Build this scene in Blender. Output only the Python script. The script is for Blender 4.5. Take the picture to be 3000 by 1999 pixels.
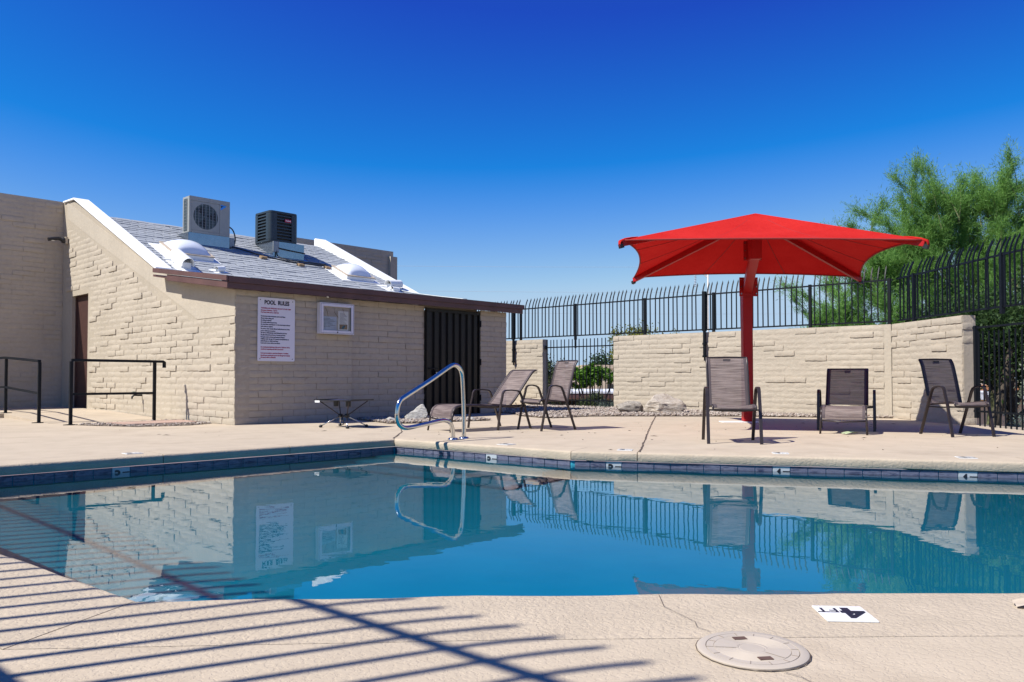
import bpy, bmesh, math, random
import numpy as np
from mathutils import Vector, Matrix
from mathutils.geometry import tessellate_polygon
for _o in list(bpy.data.objects): bpy.data.objects.remove(_o)
R = math.radians
rng = np.random.default_rng(11)
random.seed(11)
scene = bpy.context.scene
COL = scene.collection

# ------------------------------------------------------------------ camera
cam_d = bpy.data.cameras.new('camera'); cam = bpy.data.objects.new('camera', cam_d); COL.objects.link(cam)
cam_d.sensor_width = 36; cam_d.lens = 27.36; cam_d.clip_end = 6000; cam_d.clip_start = .05
cam.location = (0, 0, .72); cam.rotation_euler = (R(90 + 1.5), 0, 0)
cam_d.shift_y = .0150
scene.camera = cam
# ------------------------------------------------------------------ light
SUN_TO = Vector((-.906*.634, -.4226*.634, .773)).normalized()
sd = bpy.data.lights.new('sun', 'SUN'); sun = bpy.data.objects.new('sun', sd); COL.objects.link(sun)
sd.energy = 4.8; sd.angle = R(.53); sd.color = (1, .965, .89)
sun.rotation_euler = (-SUN_TO).to_track_quat('-Z', 'Y').to_euler()
sd.cycles.is_caustics_light = True
w = bpy.data.worlds.new('World'); scene.world = w; w.use_nodes = True
nt = w.node_tree; nt.nodes.clear()
sky = nt.nodes.new('ShaderNodeTexSky'); sky.sky_type = 'NISHITA'; sky.sun_disc = False
sky.sun_elevation = math.asin(SUN_TO.z); sky.sun_rotation = math.atan2(SUN_TO.x, SUN_TO.y)
sky.altitude = 1500; sky.air_density = 1.0; sky.dust_density = .05; sky.ozone_density = 6.0
# the photograph's deep polarised blue: one curve per channel over the whole sky
sep = nt.nodes.new('ShaderNodeSeparateColor'); com = nt.nodes.new('ShaderNodeCombineColor'); nt.links.new(sky.outputs[0], sep.inputs[0])
for ch, (k_, o_, lo_, hi_) in enumerate(((2.06, -2.37, .09, 3.1), (1.375, -1.56, .50, 4.3), (1.15, 0, .5, 5.7))):
    x_ = nt.nodes.new('ShaderNodeMath'); x_.operation = 'MULTIPLY_ADD'; x_.inputs[1].default_value = k_; x_.inputs[2].default_value = o_
    y_ = nt.nodes.new('ShaderNodeMath'); y_.operation = 'SMOOTH_MIN'; y_.inputs[1].default_value = hi_; y_.inputs[2].default_value = .9
    z_ = nt.nodes.new('ShaderNodeMath'); z_.operation = 'MAXIMUM'; z_.inputs[1].default_value = lo_
    nt.links.new(sep.outputs[ch], x_.inputs[0]); nt.links.new(x_.outputs[0], y_.inputs[0]); nt.links.new(y_.outputs[0], z_.inputs[0]); nt.links.new(z_.outputs[0], com.inputs[ch])
bg = nt.nodes.new('ShaderNodeBackground'); bg.inputs['Strength'].default_value = .10
wo = nt.nodes.new('ShaderNodeOutputWorld')
nt.links.new(com.outputs[0], bg.inputs[0]); nt.links.new(bg.outputs[0], wo.inputs[0])
vs = scene.view_settings; vs.view_transform = 'Standard'; vs.look = 'None'; vs.exposure = .54; vs.gamma = 1; vs.use_curve_mapping = False
scene.cycles.max_bounces = 8; scene.cycles.transparent_max_bounces = 16; scene.cycles.transmission_bounces = 6
scene.cycles.caustics_refractive = True; scene.cycles.caustics_reflective = False
scene.cycles.sample_clamp_indirect = 6

# ------------------------------------------------------------------ frames measured on the place
C0 = Vector((-4.129, 11.587, 0))                    # corner of the bath house
FD = Vector((.683, .7305, 0)); GD = Vector((-.7305, .683, 0))
ANG = math.atan2(.7305, .683)
WC = Vector((6.63, 13.6, 0))                        # corner of the pool yard wall
RANG = R(2.58)

# ------------------------------------------------------------------ helpers
def tag(o, label=None, cat=None, group=None, kind=None):
    if label: o['label'] = label
    if cat: o['category'] = cat
    if group: o['group'] = group
    if kind: o['kind'] = kind
    return o
def empty(name, loc=(0, 0, 0), rz=0, **k):
    o = bpy.data.objects.new(name, None); COL.objects.link(o); o.empty_display_size = .1
    o.location = loc; o.rotation_euler = (0, 0, rz); return tag(o, **k)
def link(name, me, parent=None, loc=(0, 0, 0), rot=(0, 0, 0), scale=(1, 1, 1), **k):
    o = bpy.data.objects.new(name, me); COL.objects.link(o)
    if parent: o.parent = parent
    o.location = loc; o.rotation_euler = rot; o.scale = scale
    return tag(o, **k)
def copy_tree(o, parent=None):
    c = o.copy(); COL.objects.link(c)
    if parent: c.parent = parent
    for ch in o.children: copy_tree(ch, c)
    return c
class MB:
    """collects simple shapes into one mesh"""
    def __init__(s): s.v = []; s.f = []; s.mi = []; s.cur = 0
    def add(s, vs_, fs_):
        b = len(s.v); s.v += [tuple(p) for p in vs_]
        for f in fs_: s.f.append(tuple(b + i for i in f)); s.mi.append(s.cur)
    def box(s, x0, x1, y0, y1, z0, z1):
        s.add([(x0,y0,z0),(x1,y0,z0),(x1,y1,z0),(x0,y1,z0),(x0,y0,z1),(x1,y0,z1),(x1,y1,z1),(x0,y1,z1)],
              [(3,2,1,0),(4,5,6,7),(0,1,5,4),(1,2,6,5),(2,3,7,6),(3,0,4,7)])
        return s
    def hexa(s, p):  # 8 points, bottom 4 ccw then top 4
        s.add(p, [(3,2,1,0),(4,5,6,7),(0,1,5,4),(1,2,6,5),(2,3,7,6),(3,0,4,7)]); return s
    def prism(s, poly, axis, a0, a1):  # polygon in the two other axes, extruded along axis
        n = len(poly); V = []
        for a in (a0, a1):
            for (p, q) in poly:
                V.append({'x': (a, p, q), 'y': (p, a, q), 'z': (p, q, a)}[axis])
        F = [tuple(range(n)), tuple(range(2*n-1, n-1, -1))] + [(i, n+i, n+(i+1) % n, (i+1) % n) for i in range(n)]
        s.add(V, F); return s
    def sweep(s, path, sec, closed=False, up=(0, 0, 1), cap=True):
        """sec: list of (a,b) offsets; a along side, b along up-ish"""
        P = [Vector(p) for p in path]; n = len(P); m = len(sec); V = []
        for i in range(n):
            if closed: d = P[(i+1) % n] - P[i-1]
            else: d = P[min(i+1, n-1)] - P[max(i-1, 0)]
            d.normalize()
            u = Vector(up); sd_ = d.cross(u)
            if sd_.length < 1e-3: sd_ = d.cross(Vector((0, 1, 0)))
            sd_.normalize(); u = sd_.cross(d)
            for a, b in sec: V.append(P[i] + sd_*a + u*b)
        F = []
        for i in range(n if closed else n-1):
            j = (i+1) % n
            for k in range(m): F.append((i*m+k, i*m+(k+1) % m, j*m+(k+1) % m, j*m+k))
        if cap and not closed: F += [tuple(range(m-1, -1, -1)), tuple((n-1)*m+k for k in range(m))]
        s.add(V, F); return s
    def tube(s, path, r, n=8, **k):
        return s.sweep(path, [(r*math.cos(2*math.pi*i/n), r*math.sin(2*math.pi*i/n)) for i in range(n)], **k)
    def bar(s, path, wd, ht, **k):
        return s.sweep(path, [(-wd/2,-ht/2),(wd/2,-ht/2),(wd/2,ht/2),(-wd/2,ht/2)], **k)
    def lathe(s, prof, n=24, c=(0, 0, 0), ax='z'):
        V = []; m = len(prof)
        for i in range(n):
            a = 2*math.pi*i/n
            for r, z in prof:
                p = (r*math.cos(a), r*math.sin(a), z)
                if ax == 'x': p = (p[2], p[0], p[1])
                if ax == 'y': p = (p[0], p[2], p[1])
                V.append((c[0]+p[0], c[1]+p[1], c[2]+p[2]))
        F = [(i*m+k, ((i+1) % n)*m+k, ((i+1) % n)*m+k+1, i*m+k+1) for i in range(n) for k in range(m-1)]
        s.add(V, F); return s
    def mesh(s, name, mat, smooth=False, fix=True, angle=None):
        me = bpy.data.meshes.new(name); me.from_pydata(s.v, [], s.f)
        for m in (mat if isinstance(mat, (list, tuple)) else [mat]): me.materials.append(m)
        if any(s.mi): me.polygons.foreach_set('material_index', s.mi)
        if fix:
            bm = bmesh.new(); bm.from_mesh(me); bmesh.ops.recalc_face_normals(bm, faces=bm.faces); bm.to_mesh(me); bm.free()
        if smooth:
            me.shade_smooth()
            if angle:
                me.set_sharp_from_angle(angle=R(angle))
        me.update(); return me
    def build(s, name, mat, parent=None, smooth=False, angle=None, bevel=0, **k):
        me = s.mesh(name, mat, smooth, angle=angle)
        if bevel:
            bm = bmesh.new(); bm.from_mesh(me)
            es = [e for e in bm.edges if len(e.link_faces) == 2 and e.calc_face_angle(0) > R(40)]
            bmesh.ops.bevel(bm, geom=es, offset=bevel, segments=2, affect='EDGES', clamp_overlap=True); bm.to_mesh(me); bm.free()
        return link(name, me, parent, **k)
def npmesh(name, V, F, mat, smooth=False):
    me = bpy.data.meshes.new(name); V = np.asarray(V, dtype=np.float32); F = np.asarray(F, dtype=np.int32)
    n, k = F.shape
    me.vertices.add(len(V)); me.vertices.foreach_set('co', V.ravel())
    me.loops.add(n*k); me.loops.foreach_set('vertex_index', F.ravel())
    me.polygons.add(n); me.polygons.foreach_set('loop_start', np.arange(0, n*k, k, dtype=np.int32))
    me.polygons.foreach_set('loop_total', np.full(n, k, dtype=np.int32))
    if smooth: me.polygons.foreach_set('use_smooth', np.ones(n, dtype=bool))
    me.materials.append(mat); me.update(calc_edges=True); me.validate(); return me
def arc(c, r, a0, a1, n, plane='xz', y=0):
    out = []
    for i in range(n+1):
        a = R(a0 + (a1-a0)*i/n); out.append((c[0]+r*math.cos(a), y, c[1]+r*math.sin(a)))
    return out
def bez(p, n=12):
    """Catmull-Rom through points"""
    P = [Vector(q) for q in p]; P = [P[0]*2-P[1]] + P + [P[-1]*2-P[-2]]; out = []
    for i in range(1, len(P)-2):
        for j in range(n):
            t = j/n; a, b, c, d = P[i-1:i+3]
            out.append(.5*((2*b)+(c-a)*t+(2*a-5*b+4*c-d)*t*t+(3*b-a-3*c+d)*t**3))
    out.append(P[-2]); return out
def offset_poly(P, d):
    """clockwise polygon; positive d = outwards"""
    n = len(P); out = []
    for i in range(n):
        p0, p1, p2 = Vector(P[i-1]), Vector(P[i]), Vector(P[(i+1) % n])
        e1 = (p1-p0).normalized(); e2 = (p2-p1).normalized()
        n1 = Vector((-e1.y, e1.x)); n2 = Vector((-e2.y, e2.x))
        m = (n1+n2).normalized(); out.append(p1 + m*(d/max(.3, m.dot(n1))))
    return out

# ------------------------------------------------------------------ materials
class NT:
    def __init__(s, name):
        s.m = bpy.data.materials.new(name); s.m.use_nodes = True; s.t = s.m.node_tree
        s.b = s.t.nodes['Principled BSDF']; s.o = s.t.nodes['Material Output']
    def n(s, typ, **k):
        x = s.t.nodes.new('ShaderNode' + typ)
        for a, v in k.items(): setattr(x, a, v)
        return x
    def l(s, a, b): s.t.links.new(a, b)
    def pos(s, kind='pos', scale=(1, 1, 1)):
        if kind == 'pos': src = s.n('NewGeometry').outputs['Position']
        else: src = s.n('TexCoord').outputs['Object']
        mp = s.n('Mapping'); mp.inputs['Scale'].default_value = scale; s.l(src, mp.inputs[0]); return mp.outputs[0]
    def noise(s, vec, scale, detail=4, rough=.55, dist=0):
        x = s.n('TexNoise'); x.inputs['Scale'].default_value = scale; x.inputs['Detail'].default_value = detail
        x.inputs['Roughness'].default_value = rough; x.inputs['Distortion'].default_value = dist; s.l(vec, x.inputs['Vector']); return x.outputs['Fac']
    def ramp(s, fac, stops):
        x = s.n('ValToRGB'); e = x.color_ramp.elements
        while len(e) < len(stops): e.new(.5)
        for i, (p, c) in enumerate(stops):
            e[i].position = p; e[i].color = (c, c, c, 1) if isinstance(c, (int, float)) else (*c, 1)
        s.l(fac, x.inputs[0]); return x.outputs[0]
    def mix(s, f, a, b, mode='MIX'):
        x = s.n('Mix', data_type='RGBA', blend_type=mode)
        for sock, v in ((x.inputs[0], f), (x.inputs[6], a), (x.inputs[7], b)):
            if hasattr(v, 'is_linked'): s.l(v, sock)
            elif isinstance(v, (int, float)): sock.default_value = v
            else: sock.default_value = (*v, 1)
        return x.outputs[2]
    def bump(s, h, strength, dist, prev=None):
        x = s.n('Bump'); x.inputs['Strength'].default_value = strength; x.inputs['Distance'].default_value = dist
        s.l(h, x.inputs['Height'])
        if prev: s.l(prev, x.inputs['Normal'])
        return x.outputs[0]
    def math(s, op, a, b=0):
        x = s.n('Math', operation=op)
        for i, v in enumerate((a, b)):
            if hasattr(v, 'is_linked'): s.l(v, x.inputs[i])
            else: x.inputs[i].default_value = v
        return x.outputs[0]
    def fin(s, color=None, rough=.8, normal=None, metal=0, spec=None, coat=0):
        b = s.b
        if color is not None:
            if hasattr(color, 'is_linked'): s.l(color, b.inputs['Base Color'])
            else: b.inputs['Base Color'].default_value = (*color, 1)
        if hasattr(rough, 'is_linked'): s.l(rough, b.inputs['Roughness'])
        else: b.inputs['Roughness'].default_value = rough
        b.inputs['Metallic'].default_value = metal
        if spec is not None: b.inputs['Specular IOR Level'].default_value = spec
        if normal is not None: s.l(normal, b.inputs['Normal'])
        if coat: b.inputs['Coat Weight'].default_value = coat
        return s.m
def sc(c, k): return tuple(min(1, x*k) for x in c)
def plain(name, c, rough=.6, metal=0, var=.12, scale=9, bump=0, spec=None, coat=0):
    t = NT(name); p = t.pos('obj'); f = t.noise(p, scale, 5)
    col = t.ramp(f, [(.3, sc(c, 1-var)), (.7, sc(c, 1+var))])
    nrm = t.bump(t.noise(p, scale*14, 3), bump, .004) if bump else None
    return t.fin(col, rough, nrm, metal, spec, coat)

M = {}
def m_wall(name, c):
    t = NT(name); p = t.pos()
    a = t.noise(p, 1.1, 5, .6); b = t.noise(p, 14, 6, .65); g = t.noise(p, 90, 3, .6)
    col = t.mix(t.ramp(a, [(.35, 0), (.7, 1)]), sc(c, .9), sc(c, 1.06))
    col = t.mix(.35, col, t.ramp(b, [(.3, sc(c, .82)), (.62, sc(c, 1.05))]))
    st = t.noise(t.pos(scale=(1, 1, .12)), 6, 4)            # weathering runs
    col = t.mix(t.math('MULTIPLY', t.ramp(st, [(.56, 0), (.75, 1)]), .3), col, sc(c, .72))
    n1 = t.bump(t.noise(p, 22, 5, .6), .55, .012); n2 = t.bump(g, .5, .004, n1)
    return t.fin(col, .88, n2, spec=.25)
M['wall'] = m_wall('painted_block', (.462, .400, .314))
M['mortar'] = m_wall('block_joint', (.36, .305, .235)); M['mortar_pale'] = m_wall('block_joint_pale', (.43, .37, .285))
M['plaster'] = m_wall('painted_plaster', (.472, .411, .323))
def m_deck():
    t = NT('deck_coating'); p = t.pos()
    big = t.noise(p, .55, 4, .6); mid = t.noise(p, 3.2, 5, .6); fine = t.noise(p, 75, 2, .6); splat = t.noise(p, 58, 2, .5, .5)
    c = (.478, .396, .296)
    col = t.mix(t.ramp(big, [(.3, 0), (.7, 1)]), sc(c, .88), sc(c, 1.08))
    col = t.mix(.5, col, t.ramp(mid, [(.3, sc(c, .86)), (.7, sc(c, 1.1))]))
    pits = t.ramp(fine, [(.24, 1), (.36, 0)])
    col = t.mix(t.math('MULTIPLY', pits, .4), col, sc(c, .58))
    stain = t.noise(p, 1.7, 6, .7); col = t.mix(t.math('MULTIPLY', t.ramp(stain, [(.52, 0), (.72, 1)]), .42), col, (.30, .235, .17))
    h = t.ramp(splat, [(.42, 0), (.5, 1)])
    n1 = t.bump(h, .4, .003); n2 = t.bump(fine, .4, .0025, n1)
    return t.fin(col, .85, n2, spec=.2)
M['deck'] = m_deck()
def m_coping():
    t = NT('coping_coating'); p = t.pos(); c = (.474, .392, .292)
    mid = t.noise(p, 4, 5, .6); splat = t.noise(p, 50, 3, .55, .6); fine = t.noise(p, 75, 2, .6)
    col = t.ramp(mid, [(.3, sc(c, .9)), (.7, sc(c, 1.06))])
    col = t.mix(t.math('MULTIPLY', t.ramp(fine, [(.24, 1), (.36, 0)]), .4), col, sc(c, .58))
    n1 = t.bump(t.ramp(splat, [(.40, 0), (.56, 1)]), .45, .0045); n2 = t.bump(fine, .4, .0025, n1)
    return t.fin(col, .85, n2, spec=.2)
M['coping'] = m_coping()
M['joint'] = plain('joint_dirt', (.085, .06, .045), .95)
def m_water():
    t = NT('pool_water'); p = t.pos()
    n1 = t.bump(t.noise(t.pos(scale=(1, 1.6, 1)), 2.3, 3, .5), .05, .014)
    n2 = t.bump(t.noise(p, 9, 2, .5), .03, .004, n1)
    rf_ = t.n('BsdfRefraction'); rf_.inputs['Color'].default_value = (.45, .88, .94, 1); rf_.inputs['Roughness'].default_value = 0; rf_.inputs['IOR'].default_value = 1.333
    gl = t.n('BsdfGlossy'); gl.inputs['Roughness'].default_value = 0; fr = t.n('Fresnel'); fr.inputs['IOR'].default_value = 1.333
    for x in (rf_, gl, fr): t.l(n2, x.inputs['Normal'])
    k = t.n('Math', operation='MULTIPLY', use_clamp=True); k.inputs[1].default_value = 1.5; t.l(fr.outputs[0], k.inputs[0])
    mx = t.n('MixShader'); t.l(k.outputs[0], mx.inputs[0]); t.l(rf_.outputs[0], mx.inputs[1]); t.l(gl.outputs[0], mx.inputs[2]); t.l(mx.outputs[0], t.o.inputs[0])
    return t.m
M['water'] = m_water()
def m_plasterpool():
    t = NT('pool_plaster'); p = t.pos(); f = t.noise(p, 2.2, 5, .6)
    return t.fin(t.ramp(f, [(.3, (.02, .27, .37)), (.7, (.025, .31, .42))]), .7)
M['poolfloor'] = m_plasterpool()
def m_tile():
    t = NT('waterline_tile'); p = t.pos(scale=(1, 1, 5)); f = t.noise(p, 9, 4, .6); r = t.n('ObjectInfo').outputs['Random']
    col = t.ramp(f, [(.35, (.02, .026, .065)), (.5, (.15, .155, .21)), (.62, (.09, .10, .16)), (.72, (.02, .022, .05))])
    col = t.mix(t.math('MULTIPLY', r, .4), col, (.12, .125, .18))
    z = t.n('SeparateXYZ'); t.l(t.n('TexCoord').outputs['Object'], z.inputs[0])
    return t.fin(col, .2, None, spec=.3)
M['tile'] = m_tile()
M['tile_white'] = plain('white_tile', (.78, .79, .78), .15, var=.04)
M['tile_white_shaded'] = plain('white_tile_shaded', (.42, .45, .47), .2, var=.06)  # white tile greyed so its colour carries the shade under the coping lip
M['blue_tile'] = plain('blue_floor_tile', (.03, .12, .45), .3)
M['ink'] = plain('black_glaze', (.012, .013, .02), .3)
M['iron'] = plain('black_iron', (.005, .007, .010), .5, var=.2, bump=.1, spec=.22)
M['gate'] = plain('black_gate_steel', (.012, .011, .010), .45, var=.25, spec=.35)
M['frame'] = plain('bronze_chair_frame', (.045, .034, .033), .36, metal=.35, var=.12)
M['frame_dark'] = plain('dark_chair_fitting', (.02, .018, .02), .5)
def m_sling():
    t = NT('sling_fabric'); uv = t.n('TexCoord').outputs['UV']
    mp = t.n('Mapping'); mp.inputs['Scale'].default_value = (1.0, 55, 1); t.l(uv, mp.inputs[0])
    f = t.noise(mp.outputs[0], 1.0, 5, .72)
    mp2 = t.n('Mapping'); mp2.inputs['Scale'].default_value = (.6, 9, 1); t.l(uv, mp2.inputs[0]); g = t.noise(mp2.outputs[0], 1, 3)
    mp3 = t.n('Mapping'); mp3.inputs['Scale'].default_value = (420, 420, 1); t.l(uv, mp3.inputs[0])
    ck = t.n('TexChecker'); ck.inputs['Scale'].default_value = 1; t.l(mp3.outputs[0], ck.inputs['Vector'])
    col = t.ramp(f, [(.34, (.05, .036, .037)), (.44, (.17, .13, .125)), (.52, (.26, .205, .195)), (.64, (.38, .31, .29))])
    col = t.mix(.2, col, t.ramp(g, [(.35, (.13, .10, .10)), (.65, (.30, .24, .23))]))
    nrm = t.bump(f, .25, .003)
    t.fin(col, .75, nrm, spec=.25)
    tr = t.n('BsdfTransparent'); mx = t.n('MixShader'); mx.inputs[0].default_value = .10
    tl = t.n('BsdfTranslucent'); t.l(col, tl.inputs[0]); m2 = t.n('MixShader'); m2.inputs[0].default_value = .35
    t.l(t.b.outputs[0], m2.inputs[1]); t.l(tl.outputs[0], m2.inputs[2])
    t.l(m2.outputs[0], mx.inputs[1]); t.l(tr.outputs[0], mx.inputs[2]); t.l(mx.outputs[0], t.o.inputs[0]); return t.m
M['sling'] = m_sling()
M['binding'] = plain('sling_binding', (.075, .055, .058), .7)
M['chrome'] = plain('polished_steel', (.62, .62, .60), .12, metal=1, var=.04)
M['galv'] = NT('galvanised_sheet'); _t = M['galv']; _p = _t.pos('obj')
M['galv'] = _t.fin(_t.ramp(_t.noise(_p, 7, 5, .7), [(.3, (.27, .32, .36)), (.7, (.34, .39, .43))]), _t.ramp(_t.noise(_p, 20, 4), [(.3, .20), (.7, .28)]), None, 1.0)
M['white_metal'] = plain('ac_white', (.29, .30, .285), .45, var=.05)
M['ac_dark'] = plain('ac_navy', (.022, .034, .045), .4, var=.1)
M['coil'] = plain('coil_fins', (.05, .075, .08), .6, var=.3, scale=60)
M['black'] = plain('black_plastic', (.012, .012, .013), .45)
M['white_roof'] = plain('white_roof_coating', (.84, .84, .83), .7, var=.04, scale=3, bump=.2)
M['dome'] = plain('frosted_dome', (.72, .75, .80), .22, var=.03)
M['vent'] = plain('vent_white', (.80, .80, .78), .45, var=.05)
M['fascia'] = plain('brown_fascia', (.105, .052, .046), .55, var=.18, scale=3, bump=.2)
M['door'] = plain('brown_door', (.060, .026, .020), .5, var=.12)
M['wood'] = plain('wood_block', (.30, .20, .11), .8, var=.3, scale=20)
M['sign'] = plain('sign_white', (.74, .72, .78), .35, var=.03, scale=2)
M['red_ink'] = plain('red_ink', (.38, .045, .10), .6)
M['navy_ink'] = plain('navy_ink', (.02, .022, .06), .6)
M['alu'] = plain('white_aluminium', (.70, .69, .74), .35, metal=.1, var=.04)
M['cork'] = plain('cork_back', (.50, .46, .37), .8, var=.12, scale=14)
M['paper'] = plain('paper', (.82, .82, .74), .8, var=.06, scale=6)
M['paper_blue'] = plain('paper_blue', (.50, .56, .62), .8, var=.15, scale=12)
M['photo_brown'] = plain('photo_brown', (.32, .21, .10), .5, var=.4, scale=20)
M['photo_teal'] = plain('photo_teal', (.01, .10, .14), .5, var=.4, scale=20)
M['red_steel'] = plain('red_steel', (.36, .008, .009), .42, var=.1, scale=4, spec=.3)
def m_canopy():
    t = NT('red_shade_fabric'); p = t.pos('obj'); f = t.noise(p, 2.5, 5, .6); wv = t.noise(t.pos('obj', (30, 2, 2)), 5, 4, .7)
    col = t.ramp(f, [(.3, (.45, .012, .010)), (.7, (.56, .024, .020))]); col = t.mix(.3, col, t.ramp(wv, [(.35, (.38, .015, .012)), (.65, (.60, .045, .036))]))
    wr = t.bump(t.noise(t.pos('obj', (1, 1, .4)), 3.2, 4, .6, .8), .35, .03); t.fin(col, .9, t.bump(t.noise(p, 260, 2), .2, .002, wr), spec=.06)
    tl = t.n('BsdfTranslucent'); tl.inputs[0].default_value = (.42, .001, .004, 1); mx = t.n('MixShader'); mx.inputs[0].default_value = .16
    t.l(t.b.outputs[0], mx.inputs[1]); t.l(tl.outputs[0], mx.inputs[2]); t.l(mx.outputs[0], t.o.inputs[0]); return t.m
M['canopy'] = m_canopy()
M['hem'] = plain('red_hem', (.26, .015, .014), .8)
def m_shingle():
    t = NT('grey_shingle'); p = t.pos(); r = t.n('ObjectInfo').outputs['Random']; f = t.noise(p, 150, 3, .7); g = t.noise(p, 6, 4)
    c = t.mix(r, (.26, .275, .29), (.40, .415, .425)); c = t.mix(.4, c, t.ramp(f, [(.3, (.16, .18, .21)), (.7, (.52, .54, .56))]))
    c = t.mix(.25, c, t.ramp(g, [(.3, (.22, .25, .29)), (.7, (.42, .44, .47))]))
    return t.fin(c, .95, t.bump(f, .5, .004), spec=.15)
M['shingle'] = m_shingle()
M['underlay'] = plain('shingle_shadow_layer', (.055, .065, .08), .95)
def m_rock(name, a, b, rot=(0, 0, 0), sc_=(1, 1, 4)):
    t = NT(name); tc = t.n('TexCoord').outputs['Object']; mp = t.n('Mapping'); mp.inputs['Scale'].default_value = sc_; mp.inputs['Rotation'].default_value = rot
    t.l(tc, mp.inputs[0]); f = t.noise(mp.outputs[0], 6, 8, .72, .6); g = t.noise(tc, 30, 6, .7)
    col = t.ramp(f, [(.33, sc(a, .22)), (.42, a), (.55, b), (.63, sc(a, .6)), (.72, b)]); col = t.mix(.4, col, t.ramp(g, [(.35, sc(a, .6)), (.65, sc(b, 1.15))]))
    n1 = t.bump(f, 1, .05); return t.fin(col, .9, t.bump(g, .7, .012, n1), spec=.2)
M['rock'] = m_rock('boulder_tan', (.38, .30, .225), (.60, .54, .46))
M['rock_dark'] = m_rock('boulder_grey', (.24, .205, .17), (.42, .38, .32), (0, R(70), 0))
M['rock_white'] = m_rock('boulder_white', (.40, .38, .34), (.62, .60, .55), (0, R(12), 0))
def m_gravel():
    t = NT('gravel'); p = t.pos(); r = t.n('NewGeometry').outputs['Random Per Island']
    col = t.ramp(r, [(0, (.13, .10, .085)), (.3, (.28, .22, .17)), (.6, (.40, .33, .27)), (.85, (.48, .43, .38)), (1, (.30, .20, .15))])
    return t.fin(t.mix(.25, col, t.ramp(t.noise(p, 120, 3), [(.3, (.15, .12, .1)), (.7, (.5, .45, .4))])), .9)
M['gravel'] = m_gravel()
def m_soil(name, c):
    t = NT(name); p = t.pos(); f = t.noise(p, .8, 6, .65); g = t.noise(p, 24, 5, .7)
    col = t.mix(.5, t.ramp(f, [(.3, sc(c, .8)), (.7, sc(c, 1.15))]), t.ramp(g, [(.3, sc(c, .6)), (.7, sc(c, 1.25))]))
    return t.fin(col, .95, t.bump(g, .6, .02))
M['soil'] = m_soil('desert_soil', (.30, .225, .16))
M['gravelbed'] = m_soil('gravel_bed', (.27, .215, .17))
def m_leaf(name, a, b, tr=.4, rough=.55):
    t = NT(name); r = t.n('NewGeometry').outputs['Random Per Island']; f = t.noise(t.pos(), 1.1, 3)
    c = t.mix(r, a, b); c = t.mix(t.ramp(f, [(.35, 0), (.65, .35)]), c, sc(b, 1.25))
    t.fin(c, rough, spec=.25); tl = t.n('BsdfTranslucent'); t.l(c, tl.inputs[0]); mx = t.n('MixShader'); mx.inputs[0].default_value = tr
    t.l(t.b.outputs[0], mx.inputs[1]); t.l(tl.outputs[0], mx.inputs[2]); t.l(mx.outputs[0], t.o.inputs[0]); return t.m
M['verde'] = m_leaf('palo_verde_leaf', (.10, .255, .045), (.23, .40, .105), .5)
M['leaf_bright'] = m_leaf('bright_leaf', (.055, .16, .012), (.12, .25, .025))
M['leaf_olive'] = m_leaf('olive_leaf', (.06, .085, .035), (.11, .145, .06))
M['leaf_dark'] = m_leaf('dark_leaf', (.022, .055, .018), (.055, .10, .03))
M['leaf_grey'] = m_leaf('grey_green_leaf', (.13, .18, .14), (.24, .29, .24))
M['leaf_yellow'] = m_leaf('yellow_green_leaf', (.13, .15, .02), (.22, .23, .04))
M['leaf_silver'] = m_leaf('silver_leaf', (.20, .25, .18), (.36, .41, .32))
M['bark'] = plain('bark', (.075, .06, .045), .9, var=.35, scale=14, bump=.6)
M['bark_green'] = plain('green_bark', (.12, .13, .055), .8, var=.3, scale=10, bump=.3)
M['lid'] = plain('lid_plastic', (.455, .39, .312), .5, var=.05, scale=5, bump=.15)
M['lid_dark'] = plain('lid_dirt', (.26, .21, .17), .8)
M['hole'] = plain('lid_recess', (.10, .055, .04), .8)
M['slab'] = plain('pink_slab', (.40, .27, .21), .85, var=.15)
M['house'] = plain('house_tan', (.48, .37, .26), .85, var=.06)
M['house_roof'] = plain('house_white_roof', (.70, .72, .75), .7, var=.08)
M['porch'] = plain('porch_wood', (.36, .15, .06), .8, var=.2)
M['dark'] = plain('dark_opening', (.012, .011, .011), .8)
M['pole'] = plain('pale_pole', (.62, .60, .56), .7, var=.1)
M['wire'] = plain('wire', (.36, .42, .50), .6)
M['glass'] = NT('case_glass'); _t = M['glass']; _g = _t.n('BsdfGlossy'); _g.inputs['Roughness'].default_value = .02
_tr = _t.n('BsdfTransparent'); _fr = _t.n('Fresnel'); _fr.inputs[0].default_value = 1.22; _mx = _t.n('MixShader')
_t.l(_fr.outputs[0], _mx.inputs[0]); _t.l(_tr.outputs[0], _mx.inputs[1]); _t.l(_g.outputs[0], _mx.inputs[2]); _t.l(_mx.outputs[0], _t.o.inputs[0]); M['glass'] = _t.m
M['beige_rim'] = plain('rim_piece', (.47, .39, .30), .8, var=.15)
M['greenleaf'] = plain('fallen_leaf', (.42, .48, .28), .7, var=.2)
M['blue_logo'] = plain('logo_blue', (.02, .25, .75), .5, var=.02)
M['badge'] = plain('badge_red', (.42, .02, .07), .4, var=.02)
M['grey_box'] = plain('grey_box', (.27, .29, .30), .45, metal=.4)

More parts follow.
